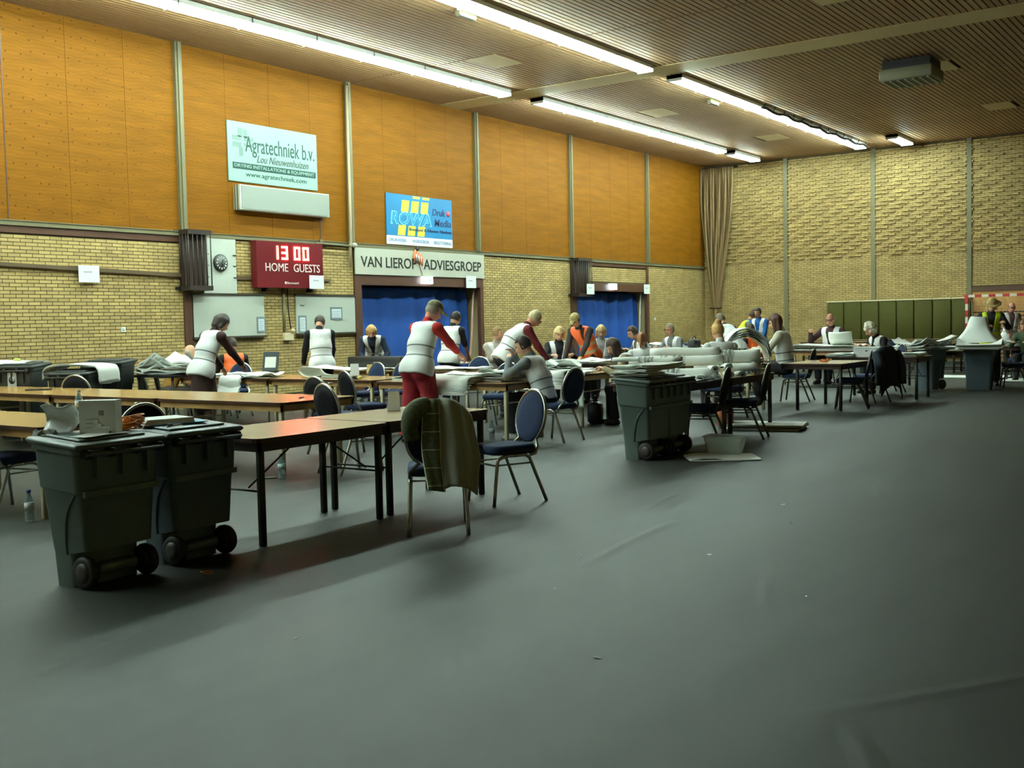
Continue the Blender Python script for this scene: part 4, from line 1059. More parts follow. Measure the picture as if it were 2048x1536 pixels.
        for s in (1, -1): F.cut(.092-np.linalg.norm(g-(SH[s]+side*s*.068-td*.035), axis=-1)); 
        v, q = F.mesh()
        if len(v): emit('safety_vest', v, q, vest, attr=(v-pel)@td)
    # ---- hair
    st, hc = hair; HM = hairm(hc)
    if st != 'none':
        F = Field(HCn-.45, HCn+.3, .011)
        F.ell(HCn-hf*.008+hu*.012, (.106, .088, .122), .0, frame)
        g = F.grid()-HCn; gx, gy, gz = g@hf, g@hs, g@hu
        if st == 'bald': F.cut(np.maximum(gz-.02, gx-.01)); F.cut(-.08-gz)
        else:
            fringe = {'short': .06, 'bob': .035, 'long': .05, 'bun': .055, 'pony': .055, 'curly': .045}[st]
            F.cut(-np.maximum(np.maximum(.03-gx, gz-fringe), -1))
            F.cut(-gz-(.055 if st in ('short', 'bun', 'pony') else .11))
        if st == 'bob':
            for s in (1, -1): F.cap(HCn+hs*.07*s+hu*.03, HCn+hs*.078*s-hu*.085-hf*.01, .038, .03, .03)
            F.cap(HCn-hf*.06, HCn-hf*.06-hu*.09, .07, .05, .03, 1.3, hs)
        if st == 'curly':
            rr = random.Random(3)
            for q in range(38):
                a = rr.uniform(0, 2*PI); z = rr.uniform(-.55, 1); r_ = math.sqrt(1-z*z)
                p = HCn+hf*(.09*r_*math.cos(a)-.015)+hs*.08*r_*math.sin(a)+hu*(.115*z+.01)
                if (p-HCn)@hf > .05 and z < .5: continue
                F.ell(p, (.034,)*3, .012)
        if st == 'long':
            for yv in (-.06, -.03, 0, .03, .06):
                F.cap(HCn-hf*.05+hs*yv+hu*.02, HCn-hf*.075+hs*yv*1.25+np.array([0, 0, -.24])-td*.05-fwd*.02, .042, .026, .03)
            for s in (1, -1): F.cap(HCn+hs*.07*s+hu*.03, HCn+hs*.085*s+np.array([0, 0, -.2])+fwd*.0, .036, .02, .03)
        if st == 'bun': F.ell(HCn-hf*.06+hu*.12, (.05, .05, .045), .02, frame)
        if st == 'pony': F.cap(HCn-hf*.10+hu*.05, HCn-hf*.15+np.array([0, 0, -.16]), .032, .018, .02)
        emit('hair', *F.mesh(), HM)
    if hat:
        kind, hcx = hat
        F = Field(HCn-.25, HCn+.3, .011)
        F.ell(HCn+hu*.045-hf*.005, (.112, .095, .098), .0, frame); g = F.grid()-HCn; F.cut(.035-g@hu)
        if kind == 'cap': F.cap(HCn+hu*.05+hf*.09, HCn+hu*.038+hf*.165, .055, .045, .01, .16, hu)
        if kind == 'sunhat': F.ell(HCn+hu*.05, (.19, .18, .014), .02, frame); F.ell(HCn+hu*.10, (.09, .08, .05), .02, frame)
        emit('cap' if kind == 'cap' else 'hat', *F.mesh(), mat('hat_%d' % hcx[0], hcx, .8, noise=.35, nscale=22))
    if glasses:
        b = MB()
        for s in (1, -1):
            b.tube([HCn+hf*.105+hs*(.033*s+.026*math.cos(a))+hu*(.012+.02*math.sin(a)) for a in [2*PI*k/10 for k in range(10)]], .004, 5, closed=True)
            b.tube([HCn+hf*.1+hs*.058*s+hu*.016, HCn+hs*.08*s+hu*.014], .004, 5)
        b.tube([HCn+hf*.108+hs*.008+hu*.016, HCn+hf*.108-hs*.008+hu*.016], .004, 5)
        b.build('glasses', M_BLACK, root)
    return root
# ================================================================ PEOPLE IN PLACE
DK = (34, 34, 40)
person((10.05, 12.62, 0), -2, 'woman with dark hair in white vest and brown dress bending over a table', lean=.42, head=(.7, -.2), hands=((.55, .25, .86), (.72, -.12, .80)), scale=1.03, hair=('bob', (58, 50, 44)), top=(66, 40, 36), bottom=(58, 34, 30), dress=True, vest=VW, vox=.0145)
person((12.75, 15.15, 0), 60, 'seated person in orange vest by the wall, partly behind the woman in brown', 'sit', lean=.15, head=(.3, 0), hair=('short', (60, 46, 38)), top=(40, 36, 36), vest=VO, skin='pink')
person((11.05, 14.75, 0), -20, 'seated bald person in mustard jacket reading sheets by the brick wall', 'sit', lean=.5, head=(.5, 0), hair=('none', (0, 0, 0)), top=(146, 104, 36), bottom=(70, 60, 50), hands=((.5, .15, .85), (.5, -.15, .85)))
person((12.75, 12.98, 0), 55, 'person in white vest and black sleeves seen from behind before the whiteboard', lean=.25, head=(.8, -.35), hands=((.42, .25, .85), (.38, -.22, .82)), scale=1.0, hair=('short', (66, 56, 50)), top=(26, 26, 30), bottom=(26, 28, 34), vest=VW, zipped=True)
person((15.35, 14.2, 0), 215, 'blonde woman in white vest bending before the blue curtain', lean=.75, head=(.75, .15), hands=((.48, .22, .86), (.5, -.1, .84)), scale=.98, hair=('bob', (206, 166, 104)), top=(30, 44, 66), bottom=(40, 44, 52), vest=VW)
person((10.72, 9.16, 0), 0, 'big man in cap, white vest, red sweater and red trousers leaning on papers', lean=.36, twist=-.15, head=(.55, -.35), hands=((.5, .3, .86), (.86, -.22, .80)), scale=1.06, wide=1.14, skin='pink', hair=('short', (150, 140, 128)), hat=('cap', (128, 122, 92)), top=(196, 40, 38), bottom=(166, 40, 50), vest=VW, zipped=True, vox=.0135, sleeve=.85, feet=((-.08, .16), (.05, -.14)), thick=.022)
person((15.23, 12.27, 0), 8, 'dark-haired man in white vest and black T-shirt beside the curtain edge', lean=.22, head=(.5, -.3), hands=((.42, .22, .85), (.45, -.15, .82)), scale=1.0, skin='tan', hair=('short', (36, 30, 28)), top=(24, 26, 32), sleeve=.4, bottom=(26, 28, 36), vest=VW)
person((17.0, 12.55, 0), 235, 'seated woman in beige top with glasses pushed up, arms folded, looking aside', 'sit', lean=.05, head=(.1, .9), hands=((.3, .0, .95), (.32, .02, .9)), hair=('short', (156, 124, 78)), top=(178, 166, 152), vest=VW, scale=1.05)
person((14.15, 10.25, 0), -32, 'grey-haired man in maroon sweater and white vest bending to the right', lean=.72, head=(.75, 0), hands=((.6, .2, .8), (.62, -.2, .8)), scale=1.08, skin='pink', hair=('short', (196, 180, 140)), glasses=True, top=(112, 30, 38), bottom=(40, 40, 46), vest=VW)
person((11.55, 7.76, 0), 95, 'seated boy in grey sweater and white vest resting his chin on his hand', 'sit', lean=.38, head=(.45, .35), hands=((.42, .16, 1.02), (.36, .12, 1.07)), hair=('short', (56, 42, 36)), top=(120, 126, 128), bottom=(26, 32, 44), vest=VW, zipped=True, shoe=(206, 204, 200), vox=.0135, scale=1.02)
person((17.3, 11.3, 0), 222, 'seated blond woman in white vest and dark top left of the orange vest', 'sit', lean=.15, head=(.5, 0), hair=('bob', (214, 190, 138)), top=(32, 32, 40), vest=VW, scale=1.06)
person((17.15, 10.5, 0), 165, 'person in patterned cap and orange vest leaning on the table', lean=.55, twist=.35, head=(.6, .2), hands=((.5, .25, .82), (.45, -.22, .80)), scale=1.0, skin='tan', hair=('short', (90, 70, 46)), hat=('cap', (168, 150, 96)), top=(58, 46, 44), bottom=(40, 40, 44), vest=VO, zipped=True)
person((19.2, 11.5, 0), 215, 'seated person with fair hair directly before the farther blue curtain', 'sit', lean=.1, head=(.5, 0), hair=('bob', (190, 164, 110)), top=(150, 150, 150), vest=VW, scale=1.06, vox=.018)
person((13.98, 7.72, 0), 118, 'girl with long brown hair in beige hoodie and white vest at a table', 'sit', lean=.5, head=(.7, .25), hands=((.5, .2, .82), (.5, -.12, .80)), hair=('long', (78, 56, 48)), top=(168, 152, 116), bottom=(24, 24, 28), vest=VW, shoe=(24, 22, 22), zipped=True, vox=.0145, scale=1.0, feet=((.36, .14), (.42, -.1)))
person((19.72, 10.66, 0), 140, 'man in grey sleeves and white vest leaning left before the second curtain', 'sit', lean=.45, head=(.5, 0), hair=('short', (70, 54, 44)), top=(104, 104, 100), vest=VW, scale=1.08, vox=.018)
person((15.95, 8.75, 0), 40, 'child with reddish ponytail in white seen from behind', 'sit', lean=.1, head=(.2, -.4), hair=('pony', (150, 100, 60)), top=(226, 228, 226), vest=VW, scale=.95)
person((21.75, 11.05, 0), 165, 'seated man with grey hair and glasses in grey shirt by the corner', 'sit', lean=.32, head=(.2, 0), hair=('short', (140, 128, 104)), glasses=True, top=(120, 124, 126), vest=VW, skin='pink', scale=1.06, vox=.018)
person((20.85, 9.25, 0), 70, 'person in white vest and black trousers bending away before the net', lean=.7, head=(.5, 0), hair=('short', (120, 104, 84)), top=(70, 66, 64), bottom=(22, 22, 26), vest=VW, zipped=True, vox=.018)
person((15.35, 7.05, 0), 45, 'seated woman with blond bun seen from behind the paper rolls', 'sit', lean=.12, head=(.35, .2), hair=('bun', (198, 156, 92)), top=(224, 226, 224), vest=VW, scale=1.06)
person((26.0, 11.45, 0), -60, 'far person in yellow-green vest bending near the corner', lean=.45, head=(.6, 0), hair=('bun', (70, 44, 34)), top=(110, 120, 116), vest=VY, skin='tan', vox=.018)
person((25.9, 10.85, 0), 175, 'far man in blue jersey and white vest standing sideways', lean=.1, head=(.3, 0), hair=('short', (66, 60, 54)), top=(24, 92, 160), vest=VW, skin='tan', vox=.018, hands=((.3, .2, .9), (.3, -.2, .9)))
person((21.4, 9.05, 0), 60, 'seated person in orange vest behind the arched paper bundle', 'sit', lean=.25, head=(.3, 0), hair=('short', (84, 62, 46)), top=(60, 48, 44), vest=VO, scale=1.03, vox=.018)
person((18.85, 7.42, 0), 98, 'seated woman with long brown hair in cream sweater and white vest', 'sit', lean=.12, head=(.45, .1), hands=((.45, .2, .8), (.45, -.15, .82)), hair=('long', (92, 62, 48)), top=(220, 218, 200), bottom=(26, 26, 30), vest=VW, zipped=True, scale=1.16, wide=1.08)
person((24.35, 8.45, 0), 172, 'bald man with glasses in dark maroon sleeves and white vest sorting sheets', 'sit', lean=.12, head=(.35, .2), hands=((.38, .42, .92), (.3, -.32, 1.0)), hair=('bald', (190, 182, 168)), glasses=True, skin='pink', top=(62, 32, 38), vest=VW, scale=1.16, wide=1.1, vox=.017)
person((21.45, 6.36, 0), 140, 'white-haired woman in black top and white vest bending over papers', 'sit', lean=.5, head=(.6, 0), hair=('curly', (222, 216, 196)), top=(26, 26, 30), sleeve=.55, vest=VW, zipped=True, scale=1.07, vox=.017)
person((24.1, 5.05, 0), 196, 'woman in straw hat and yellow vest lifting a large sheet over the bin', lean=.15, head=(.5, .1), hands=((.4, .22, 1.28), (.42, -.1, 1.22)), hair=('bob', (190, 164, 108)), hat=('sunhat', (176, 150, 96)), top=(28, 28, 32), vest=VY, scale=1.02, vox=.017)
person((29.6, 5.75, 0), 215, 'far man with glasses in white vest and patterned shirt near the goal', lean=.05, head=(.4, 0), hair=('bald', (120, 100, 80)), glasses=True, skin='pink', top=(104, 74, 70), vest=VW, vox=.018)
person((26.25, 4.72, 0), 170, 'person with brown hair cut off by the right picture edge', 'sit', lean=.3, head=(.5, 0), hair=('short', (110, 70, 44)), top=(60, 80, 50), vest=None, vox=.018)

# ================================================================ PAPERS AND SMALL THINGS
M_SHEET = [mat('ballot_paper_%d' % i, c, .8) for i, c in enumerate(((238, 242, 234), (224, 230, 224), (196, 202, 194), (244, 246, 240)))]
M_PRT = mat('printed_grey', (150, 158, 156), .8); M_KRAFT = mat('grey_cut_edge', (140, 140, 126), .8)
TZ = .757
def stack(label, x, y, w, d, n, deg=0, z=TZ, t=.012, jit=.03, curl=.02, seed=0, name='paper_stack', group='ballot paper stacks'):
    r = random.Random(seed+int(x*100)+int(y*10))
    o = thing(name, label, 'paper', (x, y, z), math.radians(deg), group)
    for k in range(n):
        a = r.uniform(-jit, jit)*2; ox, oy = r.uniform(-jit, jit), r.uniform(-jit, jit); zz = k*t+.002
        ca, sa = math.cos(a), math.sin(a); P = []
        ph = r.uniform(0, 6)
        lo = []; 
        for i in range(9):
            row = []
            for j in range(7):
                u, v = (i/8-.5)*w, (j/6-.5)*d
                e = curl*(abs(i/8-.5)*2)**3*(.3+.7*math.sin(ph+j))**2*(1 if k > n*.3 else .2)
                row.append((ox+u*ca-v*sa, oy+u*sa+v*ca, zz+t*.88+e+.002*math.sin(ph+i)))
            P.append(row)
        b = MB(); b.grid(P)
        # skirt so each bundle has thickness
        ring = [P[i][0] for i in range(9)]+[P[8][j] for j in range(1, 7)]+[P[i][6] for i in range(7, -1, -1)]+[P[0][j] for j in range(5, 0, -1)]
        m = len(ring); b.add(ring+[(p[0], p[1], p[2]-t*.85) for p in ring], [(i, m+i, m+(i+1) % m, (i+1) % m) for i in range(m)], 1)
        b.build('sheet_bundle', [M_SHEET[r.choice((0, 0, 1, 3))], M_KRAFT if r.random() < .3 else M_SHEET[2]], o)
    return o
def drape(label, x, y, deg, prof, width, n=1, gap=.014, name='draped_paper', mi=0, taper=0., bow=0.):
    """sheets bent along a profile (u, z) and straight across the width"""
    o = thing(name, label, 'paper', (x, y, 0), math.radians(deg), 'hanging ballot sheets')
    sp = smoothpath([(p[0], 0, p[1]) for p in prof], 6)
    for k in range(n):
        r = random.Random(k+int(x*10)); P = []
        for i, p in enumerate(sp):
            t = i/(len(sp)-1)
            P.append([(p.x+gap*.2*k+bow*(2*v-1)**2, (v-.5)*width*(1-taper*t*t)+.015*r.uniform(-1, 1)*k, p.z-gap*k+.008*math.sin(5*v+k+3*t)) for v in [q/8 for q in range(9)]])
        s_ = MB().grid(P).build('sheet', M_SHEET[(mi+k) % 4], o); solid(s_, .004, -1)
    return o
def roll(label, x, y, z, ln, rad, deg, stripes=0, flat=.85, tilt=0.):
    """rolled bundle of sheets lying on its side, axis at angle deg"""
    o = thing('paper_roll', label, 'paper', (x, y, z), math.radians(deg), 'rolled ballot bundles')
    prof = []
    turns = 2.6; N = 46
    for i in range(N):
        a = 2*PI*turns*i/N; rr = rad*(.35+.65*i/N); prof.append((rr*math.cos(a), rr*math.sin(a)*flat))
    P = [[(u, p[0], p[1]+tilt*u+.006*math.sin(u*9)) for p in prof] for u in [(-.5+k/8)*ln for k in range(9)]]
    s_ = MB().grid(P).build('sheet', M_SHEET[0], o); solid(s_, .004)
    for k in range(stripes):
        u = ln*(-.08+.05*k+(.03 if k > 2 else 0)); q = [(u, (rad+.004)*math.cos(a), (rad+.004)*math.sin(a)*flat+tilt*u) for a in [2*PI*i/20 for i in range(20)]]
        w = .014+.012*(k % 2)
        b = MB(); b.grid([[(p[0]+dw, p[1], p[2]) for p in q+[q[0]]] for dw in (-w/2, w/2)]); b.build('printed_stripe', M_PRT, o)
    return o
# -- second and third rows
stack('white sheets on the table under the hands of the woman in brown', 11.65, 13.75, .55, 1.1, 3, 6, curl=.03)
stack('grey-white sheets hanging beside the brown dress', 11.45, 12.95, .45, .5, 3, 20, curl=.05)
drape('pale sheet draped over the table corner beside the brown dress', 11.2, 13.35, 180, [(-.5, .79), (-.05, .79), (.06, .76), (.09, .62), (.16, .5)], .5, 3)
stack('long white sheets on the table edge nearest the wall, left of the black case', 12.1, 14.3, .4, .6, 2, 0)
drape('thick half-rolled paper stack on the table with the white card', 11.75, 11.75, 92, [(-.45, .775), (.25, .78), (.42, .83), (.44, .90), (.35, .925), (.1, .90), (-.5, .87)], .5, 1)
stack('white sheets before the blonde woman at the curtain', 14.1, 13.15, .6, 1.5, 2, 3); stack('white sheets left of the red man on the wood table', 11.6, 9.7, .6, .9, 3, 4, curl=.03)
stack('big pile of white sheets the red man presses', 11.55, 8.85, .75, 1.25, 7, 4, curl=.05); stack('white sheets on top beside the boy\'s elbow', 11.65, 8.4, .5, .6, 3, -12, z=TZ+.09, curl=.05)
drape('bent sheaf of sheets hanging over the table front below the red man\'s hand', 11.0, 9.0, 180, [(-.45, .84), (-.1, .845), (.06, .82), (.12, .76), (.14, .68)], 1.0, 5, .018)
stack('white sheets on the table behind the red man\'s arm', 14.1, 11.3, .7, 1.1, 3, 0, curl=.03); stack('sheets before the woman with folded arms', 15.9, 12.5, .5, .7, 2, 0, z=.78)
stack('grey stacks of sheets behind the maroon man\'s chair', 16.35, 11.1, .7, .8, 5, 3, curl=.05); stack('sheets under the orange vested person', 16.35, 10.1, .7, 1.0, 6, -4, curl=.05)
drape('flat white bundle lying along the table front before the orange vest', 16.0, 10.1, 90, [(-.6, .83), (-.1, .835), (.4, .82), (.7, .79)], .35, 3, .02)
stack('white sheets heaped to a point between the boy and the girl', 13.6, 9.1, .7, 1.3, 4, 5, curl=.07); stack('peaked white sheets on top between the boy and the girl', 13.75, 9.0, .6, .7, 3, 30, z=TZ+.05, curl=.12)
drape('white sheets hanging over the table front between the boy and the girl', 13.2, 9.15, 180, [(-.5, .82), (-.08, .815), (.04, .79), (.07, .70), (.08, .6)], 1.3, 4, .018)
drape('grey sheet edge hanging by the girl\'s knees', 13.25, 8.3, 180, [(-.3, .8), (0, .8), (.1, .76), (.14, .5), (.13, .3)], .3, 2)
stack('stack with visible edges behind the girl, left of the dark chair', 17.9, 8.55, .7, .6, 9, 0, t=.022); stack('long grey stack of sheets at the table before the man in glasses', 20.7, 10.2, .8, 1.6, 7, 0, curl=.05, t=.018)
stack('sheets under the hands of the man in glasses', 20.7, 9.4, .6, 1.0, 6, 3, t=.018, curl=.05); stack('white sheets lying flat right of the man in glasses', 18.1, 9.3, .6, .9, 4, 4, curl=.03)
stack('grey sheets on the corner table before the brick wall', 24.6, 12.9, .7, 1.2, 7, 0, t=.02, curl=.06); stack('sheets on the corner table, right part', 24.6, 11.9, .6, .8, 5, 6, t=.02)
# -- paper roll table
roll('lower striped roll lying left on the roll table', 12.0, 6.2, .845, 1.15, .085, 108, 4); roll('upper striped roll lying left on the roll table', 12.45, 6.35, .98, 1.2, .085, 106, 5)
roll('plain thick roll lying behind the upper striped roll', 12.9, 6.45, 1.06, .9, .10, 110, 0); roll('big front-striped roll on top of the right pile', 13.1, 5.95, 1.02, .85, .10, 112, 6)
roll('plain roll under the big striped roll', 12.95, 5.9, .88, .8, .07, 110, 1)
for i, (x, y, z) in enumerate(((11.95, 5.75, .80), (12.3, 5.72, .80), (12.6, 5.7, .81), (12.9, 5.7, .80), (13.2, 5.72, .81), (13.5, 5.74, .80), (12.2, 5.72, .90), (12.55, 5.72, .91), (13.35, 5.72, .90), (13.75, 5.85, .82))):
    roll('small curled bundle, end facing the aisle, %s' % ['leftmost in the lower row', 'second in the lower row', 'third in the lower row', 'fourth in the lower row', 'fifth in the lower row', 'sixth in the lower row', 'leftmost in the upper row', 'second in the upper row', 'third in the upper row', 'at the far table end'][i], x, y, z, .42, .05, 200+6*(i % 4), 0, .8)
stack('loose flat sheets hanging at the front of the roll table', 11.9, 5.9, .9, .5, 3, 4, curl=.06); stack('white block of sheets right of the big striped roll', 13.9, 6.1, .4, .5, 10, 10, t=.02)
stack('folded white sheets on the lid of the middle bin', 10.5, 5.83, .5, .42, 3, 6, z=.905, t=.014); stack('long folded bundle lying over both middle bins', 10.8, 5.84, .95, .4, 3, 2, z=.955, t=.02); roll('flat striped roll on the middle bins', 10.95, 5.95, 1.06, .8, .05, 105, 4, .6)
drape('thick arched bundle of sheets behind the roll table', 16.75, 7.25, 122, [(-.36, .92), (-.28, 1.17), (-.05, 1.34), (.2, 1.3), (.36, 1.12), (.42, .92)], .55, 6, .026, name='arched_bundle')
# -- right side
stack('long white sheets before the bald man', 23.75, 8.3, .8, 1.9, 5, 0, t=.022, curl=.04); drape('sheet the bald man lifts', 23.85, 8.1, 190, [(-.3, .87), (0, .90), (.2, 1.0), (.26, 1.12), (.22, 1.16)], .5, 1, bow=-.12)
stack('papers on the table before the white-haired woman', 20.0, 5.7, .7, .7, 4, 0, t=.015); stack('sheets beside the white box', 19.95, 6.7, .6, .5, 3, 0, t=.02)
s = thing('cardboard_box', 'white box on the table before the white-haired woman', 'box', (19.9, 6.25, TZ), .1); MB().box(-.16, .16, -.24, .24, 0, .16).build('body', M_PAPER, s); MB().box(-.165, .165, -.245, .245, .16, .18).build('lid', M_SHEET[0], s)
stack('crumpled pile of sheets in the left far bin', 22.55, 6.0, .75, .85, 6, 62, z=.80, t=.02, curl=.14, jit=.06); drape('curled sheet sticking out of the left far bin', 22.6, 5.85, 300, [(-.4, .93), (0, .95), (.25, .99), (.45, 1.08)], .4, 2)
stack('sheets lying in the right far bin', 22.55, 4.95, .8, .85, 5, 95, z=.80, t=.02, curl=.12, jit=.05); drape('large grey sheet held up over the right far bin', 23.1, 5.1, 190, [(-.8, 1.30), (-.6, 1.40), (-.5, 1.42), (-.2, 1.2), (.1, 1.05), (.4, .93)], .2, 1, mi=1, taper=-3.4, bow=-.12)
stack('sheets on the table between the far bins', 23.4, 5.7, .6, .8, 4, 0, t=.02); stack('white papers at the right picture edge', 26.6, 4.75, .7, 1.0, 5, 0, t=.02); stack('white sheets lying on the floor behind the far bins', 27.0, 6.1, .9, 1.6, 2, 0, z=0, t=.012); stack('printed sheets lying on the floor at the right picture edge', 26.0, 4.5, .9, 1.3, 2, 8, z=0, t=.012)
# -- floor papers under the roll table
stack('long white stack lying on the floor under the roll table', 14.0, 5.8, .6, 1.0, 3, 12, z=0, t=.025, curl=.01); stack('loose sheets on the floor under the clear box', 10.85, 5.0, .5, .75, 2, 35, z=0, t=.006, curl=.02, jit=.08); stack('white sheet on the floor left of the clear box', 10.95, 5.22, .35, .3, 1, 60, z=.0, t=.006)
# -- clear box
M_CLR = mat('frosted_plastic', (226, 240, 234), .3, alpha=.42)
s = thing('storage_box', 'frosted clear plastic box on the floor papers', 'box', (11.12, 5.08, .018), math.radians(100))
o = MB(); q0 = rrect(-.17, .17, -.105, .105, .03); q1 = rrect(-.215, .215, -.145, .145, .035); n = len(q0)
o.add([(p[0], p[1], 0) for p in q0]+[(p[0], p[1], .19) for p in q1], [(i, (i+1) % n, n+(i+1) % n, n+i) for i in range(n)]+[tuple(reversed(range(n)))], 0, True)
c_ = o.build('tub', M_CLR, s); solid(c_, .004)
b = MB(); r1 = rrect(-.23, .23, -.16, .16, .04); n = len(r1); b.add([(p[0], p[1], .185) for p in q1]+[(p[0], p[1], .195) for p in r1], [(i, (i+1) % n, n+(i+1) % n, n+i) for i in range(n)], 0, True); b.build('rim', mat('frosted_rim', (216, 228, 222), .3, alpha=.85), s)
# -- back-left bins
drape('long sheet hanging over the wall-side bin at the left', 8.66, 15.6, 205, [(-.55, 1.11), (-.3, 1.12), (-.02, 1.11), (.05, 1.05), (.07, .9), (.08, .72)], 1.0, 2, .02)
drape('sheet folded over the rim of the lower dark bin', 9.2, 14.3, 112, [(-.48, .8), (-.45, 1.0), (-.3, 1.05), (.2, 1.06), (.42, 1.0), (.46, .84)], .5, 2, .02)
stack('crumpled glossy papers behind the tall dark bin', 10.35, 13.72, .6, .8, 6, 20, z=.86, t=.03, curl=.16, jit=.08)
s = thing('folding_table', 'small dark table under the crumpled glossy papers', 'table', (10.35, 13.72, 0), 0, 'wall-side tables'); MB().box(-.35, .35, -.45, .45, .82, .86).build('tabletop', M_BLACK, s)
for sx in (-.3, .3):
    for sy in (-.4, .4): MB().tube([(sx, sy, 0), (sx, sy, .82)], .018, 6).build('leg', M_BLACK, s)
drape('sheets held by the person in the mustard jacket', 11.25, 14.35, 150, [(-.1, .95), (.02, 1.05), (.1, 1.2)], .35, 3, .02)
# -- items on the nearest bins
s = thing('paper_box', 'white printed carton standing on the nearest bin lid', 'box', (3.86, 5.97, .893), math.radians(-54)); MB().box(-.02, .20, -.05, .06, 0, .20).build('carton', M_PAPER, s); MB().box(.10, .13, -.0515, -.05, .11, .14).build('printed_code', M_PRT, s)
for k in range(3): MB().box(.02, .10-.02*k, -.0515, -.05, .085-.025*k, .089-.025*k).build('printed_line', M_PRT, s)
s = thing('plastic_bag', 'open white plastic sleeve leaning on the carton on the nearest bin', 'bag', (3.80, 6.04, .897), math.radians(-54))
P = [[(-.16+.20*i/6, -.05+.1*math.sin(PI*j/8)+.01*math.sin(3*i+j), .005+.165*j/8+.012*math.sin(i*1.3)) for j in range(9)] for i in range(7)]
o = MB().grid(P).build('front', mat('plastic_white', (222, 224, 222), .3), s); solid(o, .004)
P = [[(-.17+.14*i/5, -.09-.06*j/4, .012+.02*math.sin(2*i+j)+.01*(j % 2)) for j in range(5)] for i in range(6)]
MB().grid(P, smooth=False).build('crumpled_flap', mat('plastic_clear', (205, 214, 214), .2), s)
P = [[(.16+.1*i/4, -.02-.05*j/4, .03+.09*(1-i/4)*(1-j/5)+.01*math.sin(4*i+2*j)) for j in range(5)] for i in range(5)]
MB().grid(P, smooth=False).build('crumpled_side', mat('plastic_white', (222, 224, 222)), s)
stack('pale flat sheet on the nearest bin lid in front of the carton', 3.83, 5.82, .34, .2, 1, 8, z=.890, t=.004, curl=.005)
s = thing('pen', 'dark pen lying before the carton on the nearest bin', 'pen', (3.95, 5.84, .902), .8); MB().tube([(-.06, 0, 0), (.06, 0, .0)], .005, 6).build('barrel', M_BLACK, s); MB().tube([(.06, 0, 0), (.07, 0, 0)], [.004, .001], 6).build('tip', M_CHR, s)
def band(name_parent, c, r, tilt, m, sq=.5):
    rr = random.Random(int(c[0]*1e4+c[1]*1e3)); ph = rr.uniform(0, 6)
    pts = [(c[0]+r*math.cos(a)*(1+.25*math.sin(2*a+ph)), c[1]+r*sq*math.sin(a)*(1+.25*math.sin(3*a+ph)), c[2]+.012*math.sin(a+ph)*tilt) for a in [2*PI*k/14 for k in range(14)]]
    return MB().tube(pts, .0042, 5, closed=True)
M_BND = mat('orange_rubber', (224, 138, 52), .5)
def bands(label, x, y, z, n, rad, seed):
    s = thing('rubber_bands', label, 'rubber bands', (x, y, z)); r = random.Random(seed)
    for k in range(n):
        band(s, (r.uniform(-rad, rad), r.uniform(-rad*.6, rad*.6), .006+k*.0022), r.uniform(.045, .07), 1, M_BND, r.uniform(.4, .8)).build('band', M_BND, s)
bands('heap of orange rubber bands on the nearest bin', 4.14, 5.93, .898, 30, .055, 1); bands('heap of orange rubber bands on the nearly empty table', 17.6, 6.25, TZ, 16, .09, 2)
o = band(None, (0, 0, .006), .055, 1, M_BND, .5).build('rubber_band', M_BND, loc=(4.3, 5.43, 0)); tag(o, 'single orange rubber band on the floor before the bins', 'rubber band')
s = thing('clipboard', 'blue clipboard with white sheets on the bluish bin', 'clipboard', (4.50, 6.04, .897), math.radians(-12)); MB().box(-.2, .22, -.15, .15, 0, .006).build('board', mat('blue_board', (70, 150, 190), .4), s)
for k in range(4): MB().box(-.22+.01*k, .13, -.14+.006*k, .14, .006+.008*k, .013+.008*k).build('sheet', M_SHEET[3], s)
MB().box(-.2, -.16, -.03, .03, .04, .052).build('clip', M_CHR, s)
s = thing('pen', 'white pen with silver clip beside the blue clipboard', 'pen', (4.44, 5.88, .890), .2); MB().tube([(-.07, 0, .004), (.07, 0, .004)], .006, 6).build('barrel', M_PAPER, s); MB().box(-.07, -.03, -.01, .01, .008, .016).build('clip', M_BLACK, s)
# -- cards, pens, phone, bottles
def tent(label, x, y, deg, w=.13, h=.17, m=None, z=TZ):
    s = thing('card_holder', label, 'card', (x, y, z), math.radians(deg))
    MB().add([(-w/2, -.05, 0), (w/2, -.05, 0), (w/2*.9, 0, h), (-w/2*.9, 0, h), (-w/2, .05, 0), (w/2, .05, 0)], [(0, 1, 2, 3), (5, 4, 3, 2)]).build('card', m or M_PAPER, s)
    MB().box(-w/2, w/2, -.05, .05, 0, .003).build('base', m or M_PAPER, s)
    return s
tent('folded white card standing behind the tweed coat', 7.2, 6.45, -50, .11, .17); tent('white card on a stand beside the half-rolled stack', 11.4, 10.95, -54, .13, .17, z=TZ+.05)
s = thing('card_stand', 'dark foot under the white card beside the half-rolled stack', 'stand', (11.4, 10.95, TZ)); MB().lathe([(.06, 0), (.06, .01), (.015, .02), (.015, .045), (.05, .048)], 12).build('foot', M_BLACK, s); MB().lathe([(.03, .04), (.03, .047)], 12).build('disc', M_GREYW, s)
tent('small tan card box behind the white card', 12.95, 12.1, -54, .1, .14, mat('tan_card', (188, 160, 96), .7), z=TZ)
s = thing('pen', 'purple pen lying on the pen table of the second row', 'pen', (8.15, 8.62, TZ+.006), .5); MB().tube([(-.08, 0, 0), (.08, 0, 0)], .007, 6).build('barrel', mat('purple', (92, 36, 84), .4), s); MB().tube([(.08, 0, 0), (.09, 0, 0)], [.006, .002], 6).build('tip', M_BLACK, s)
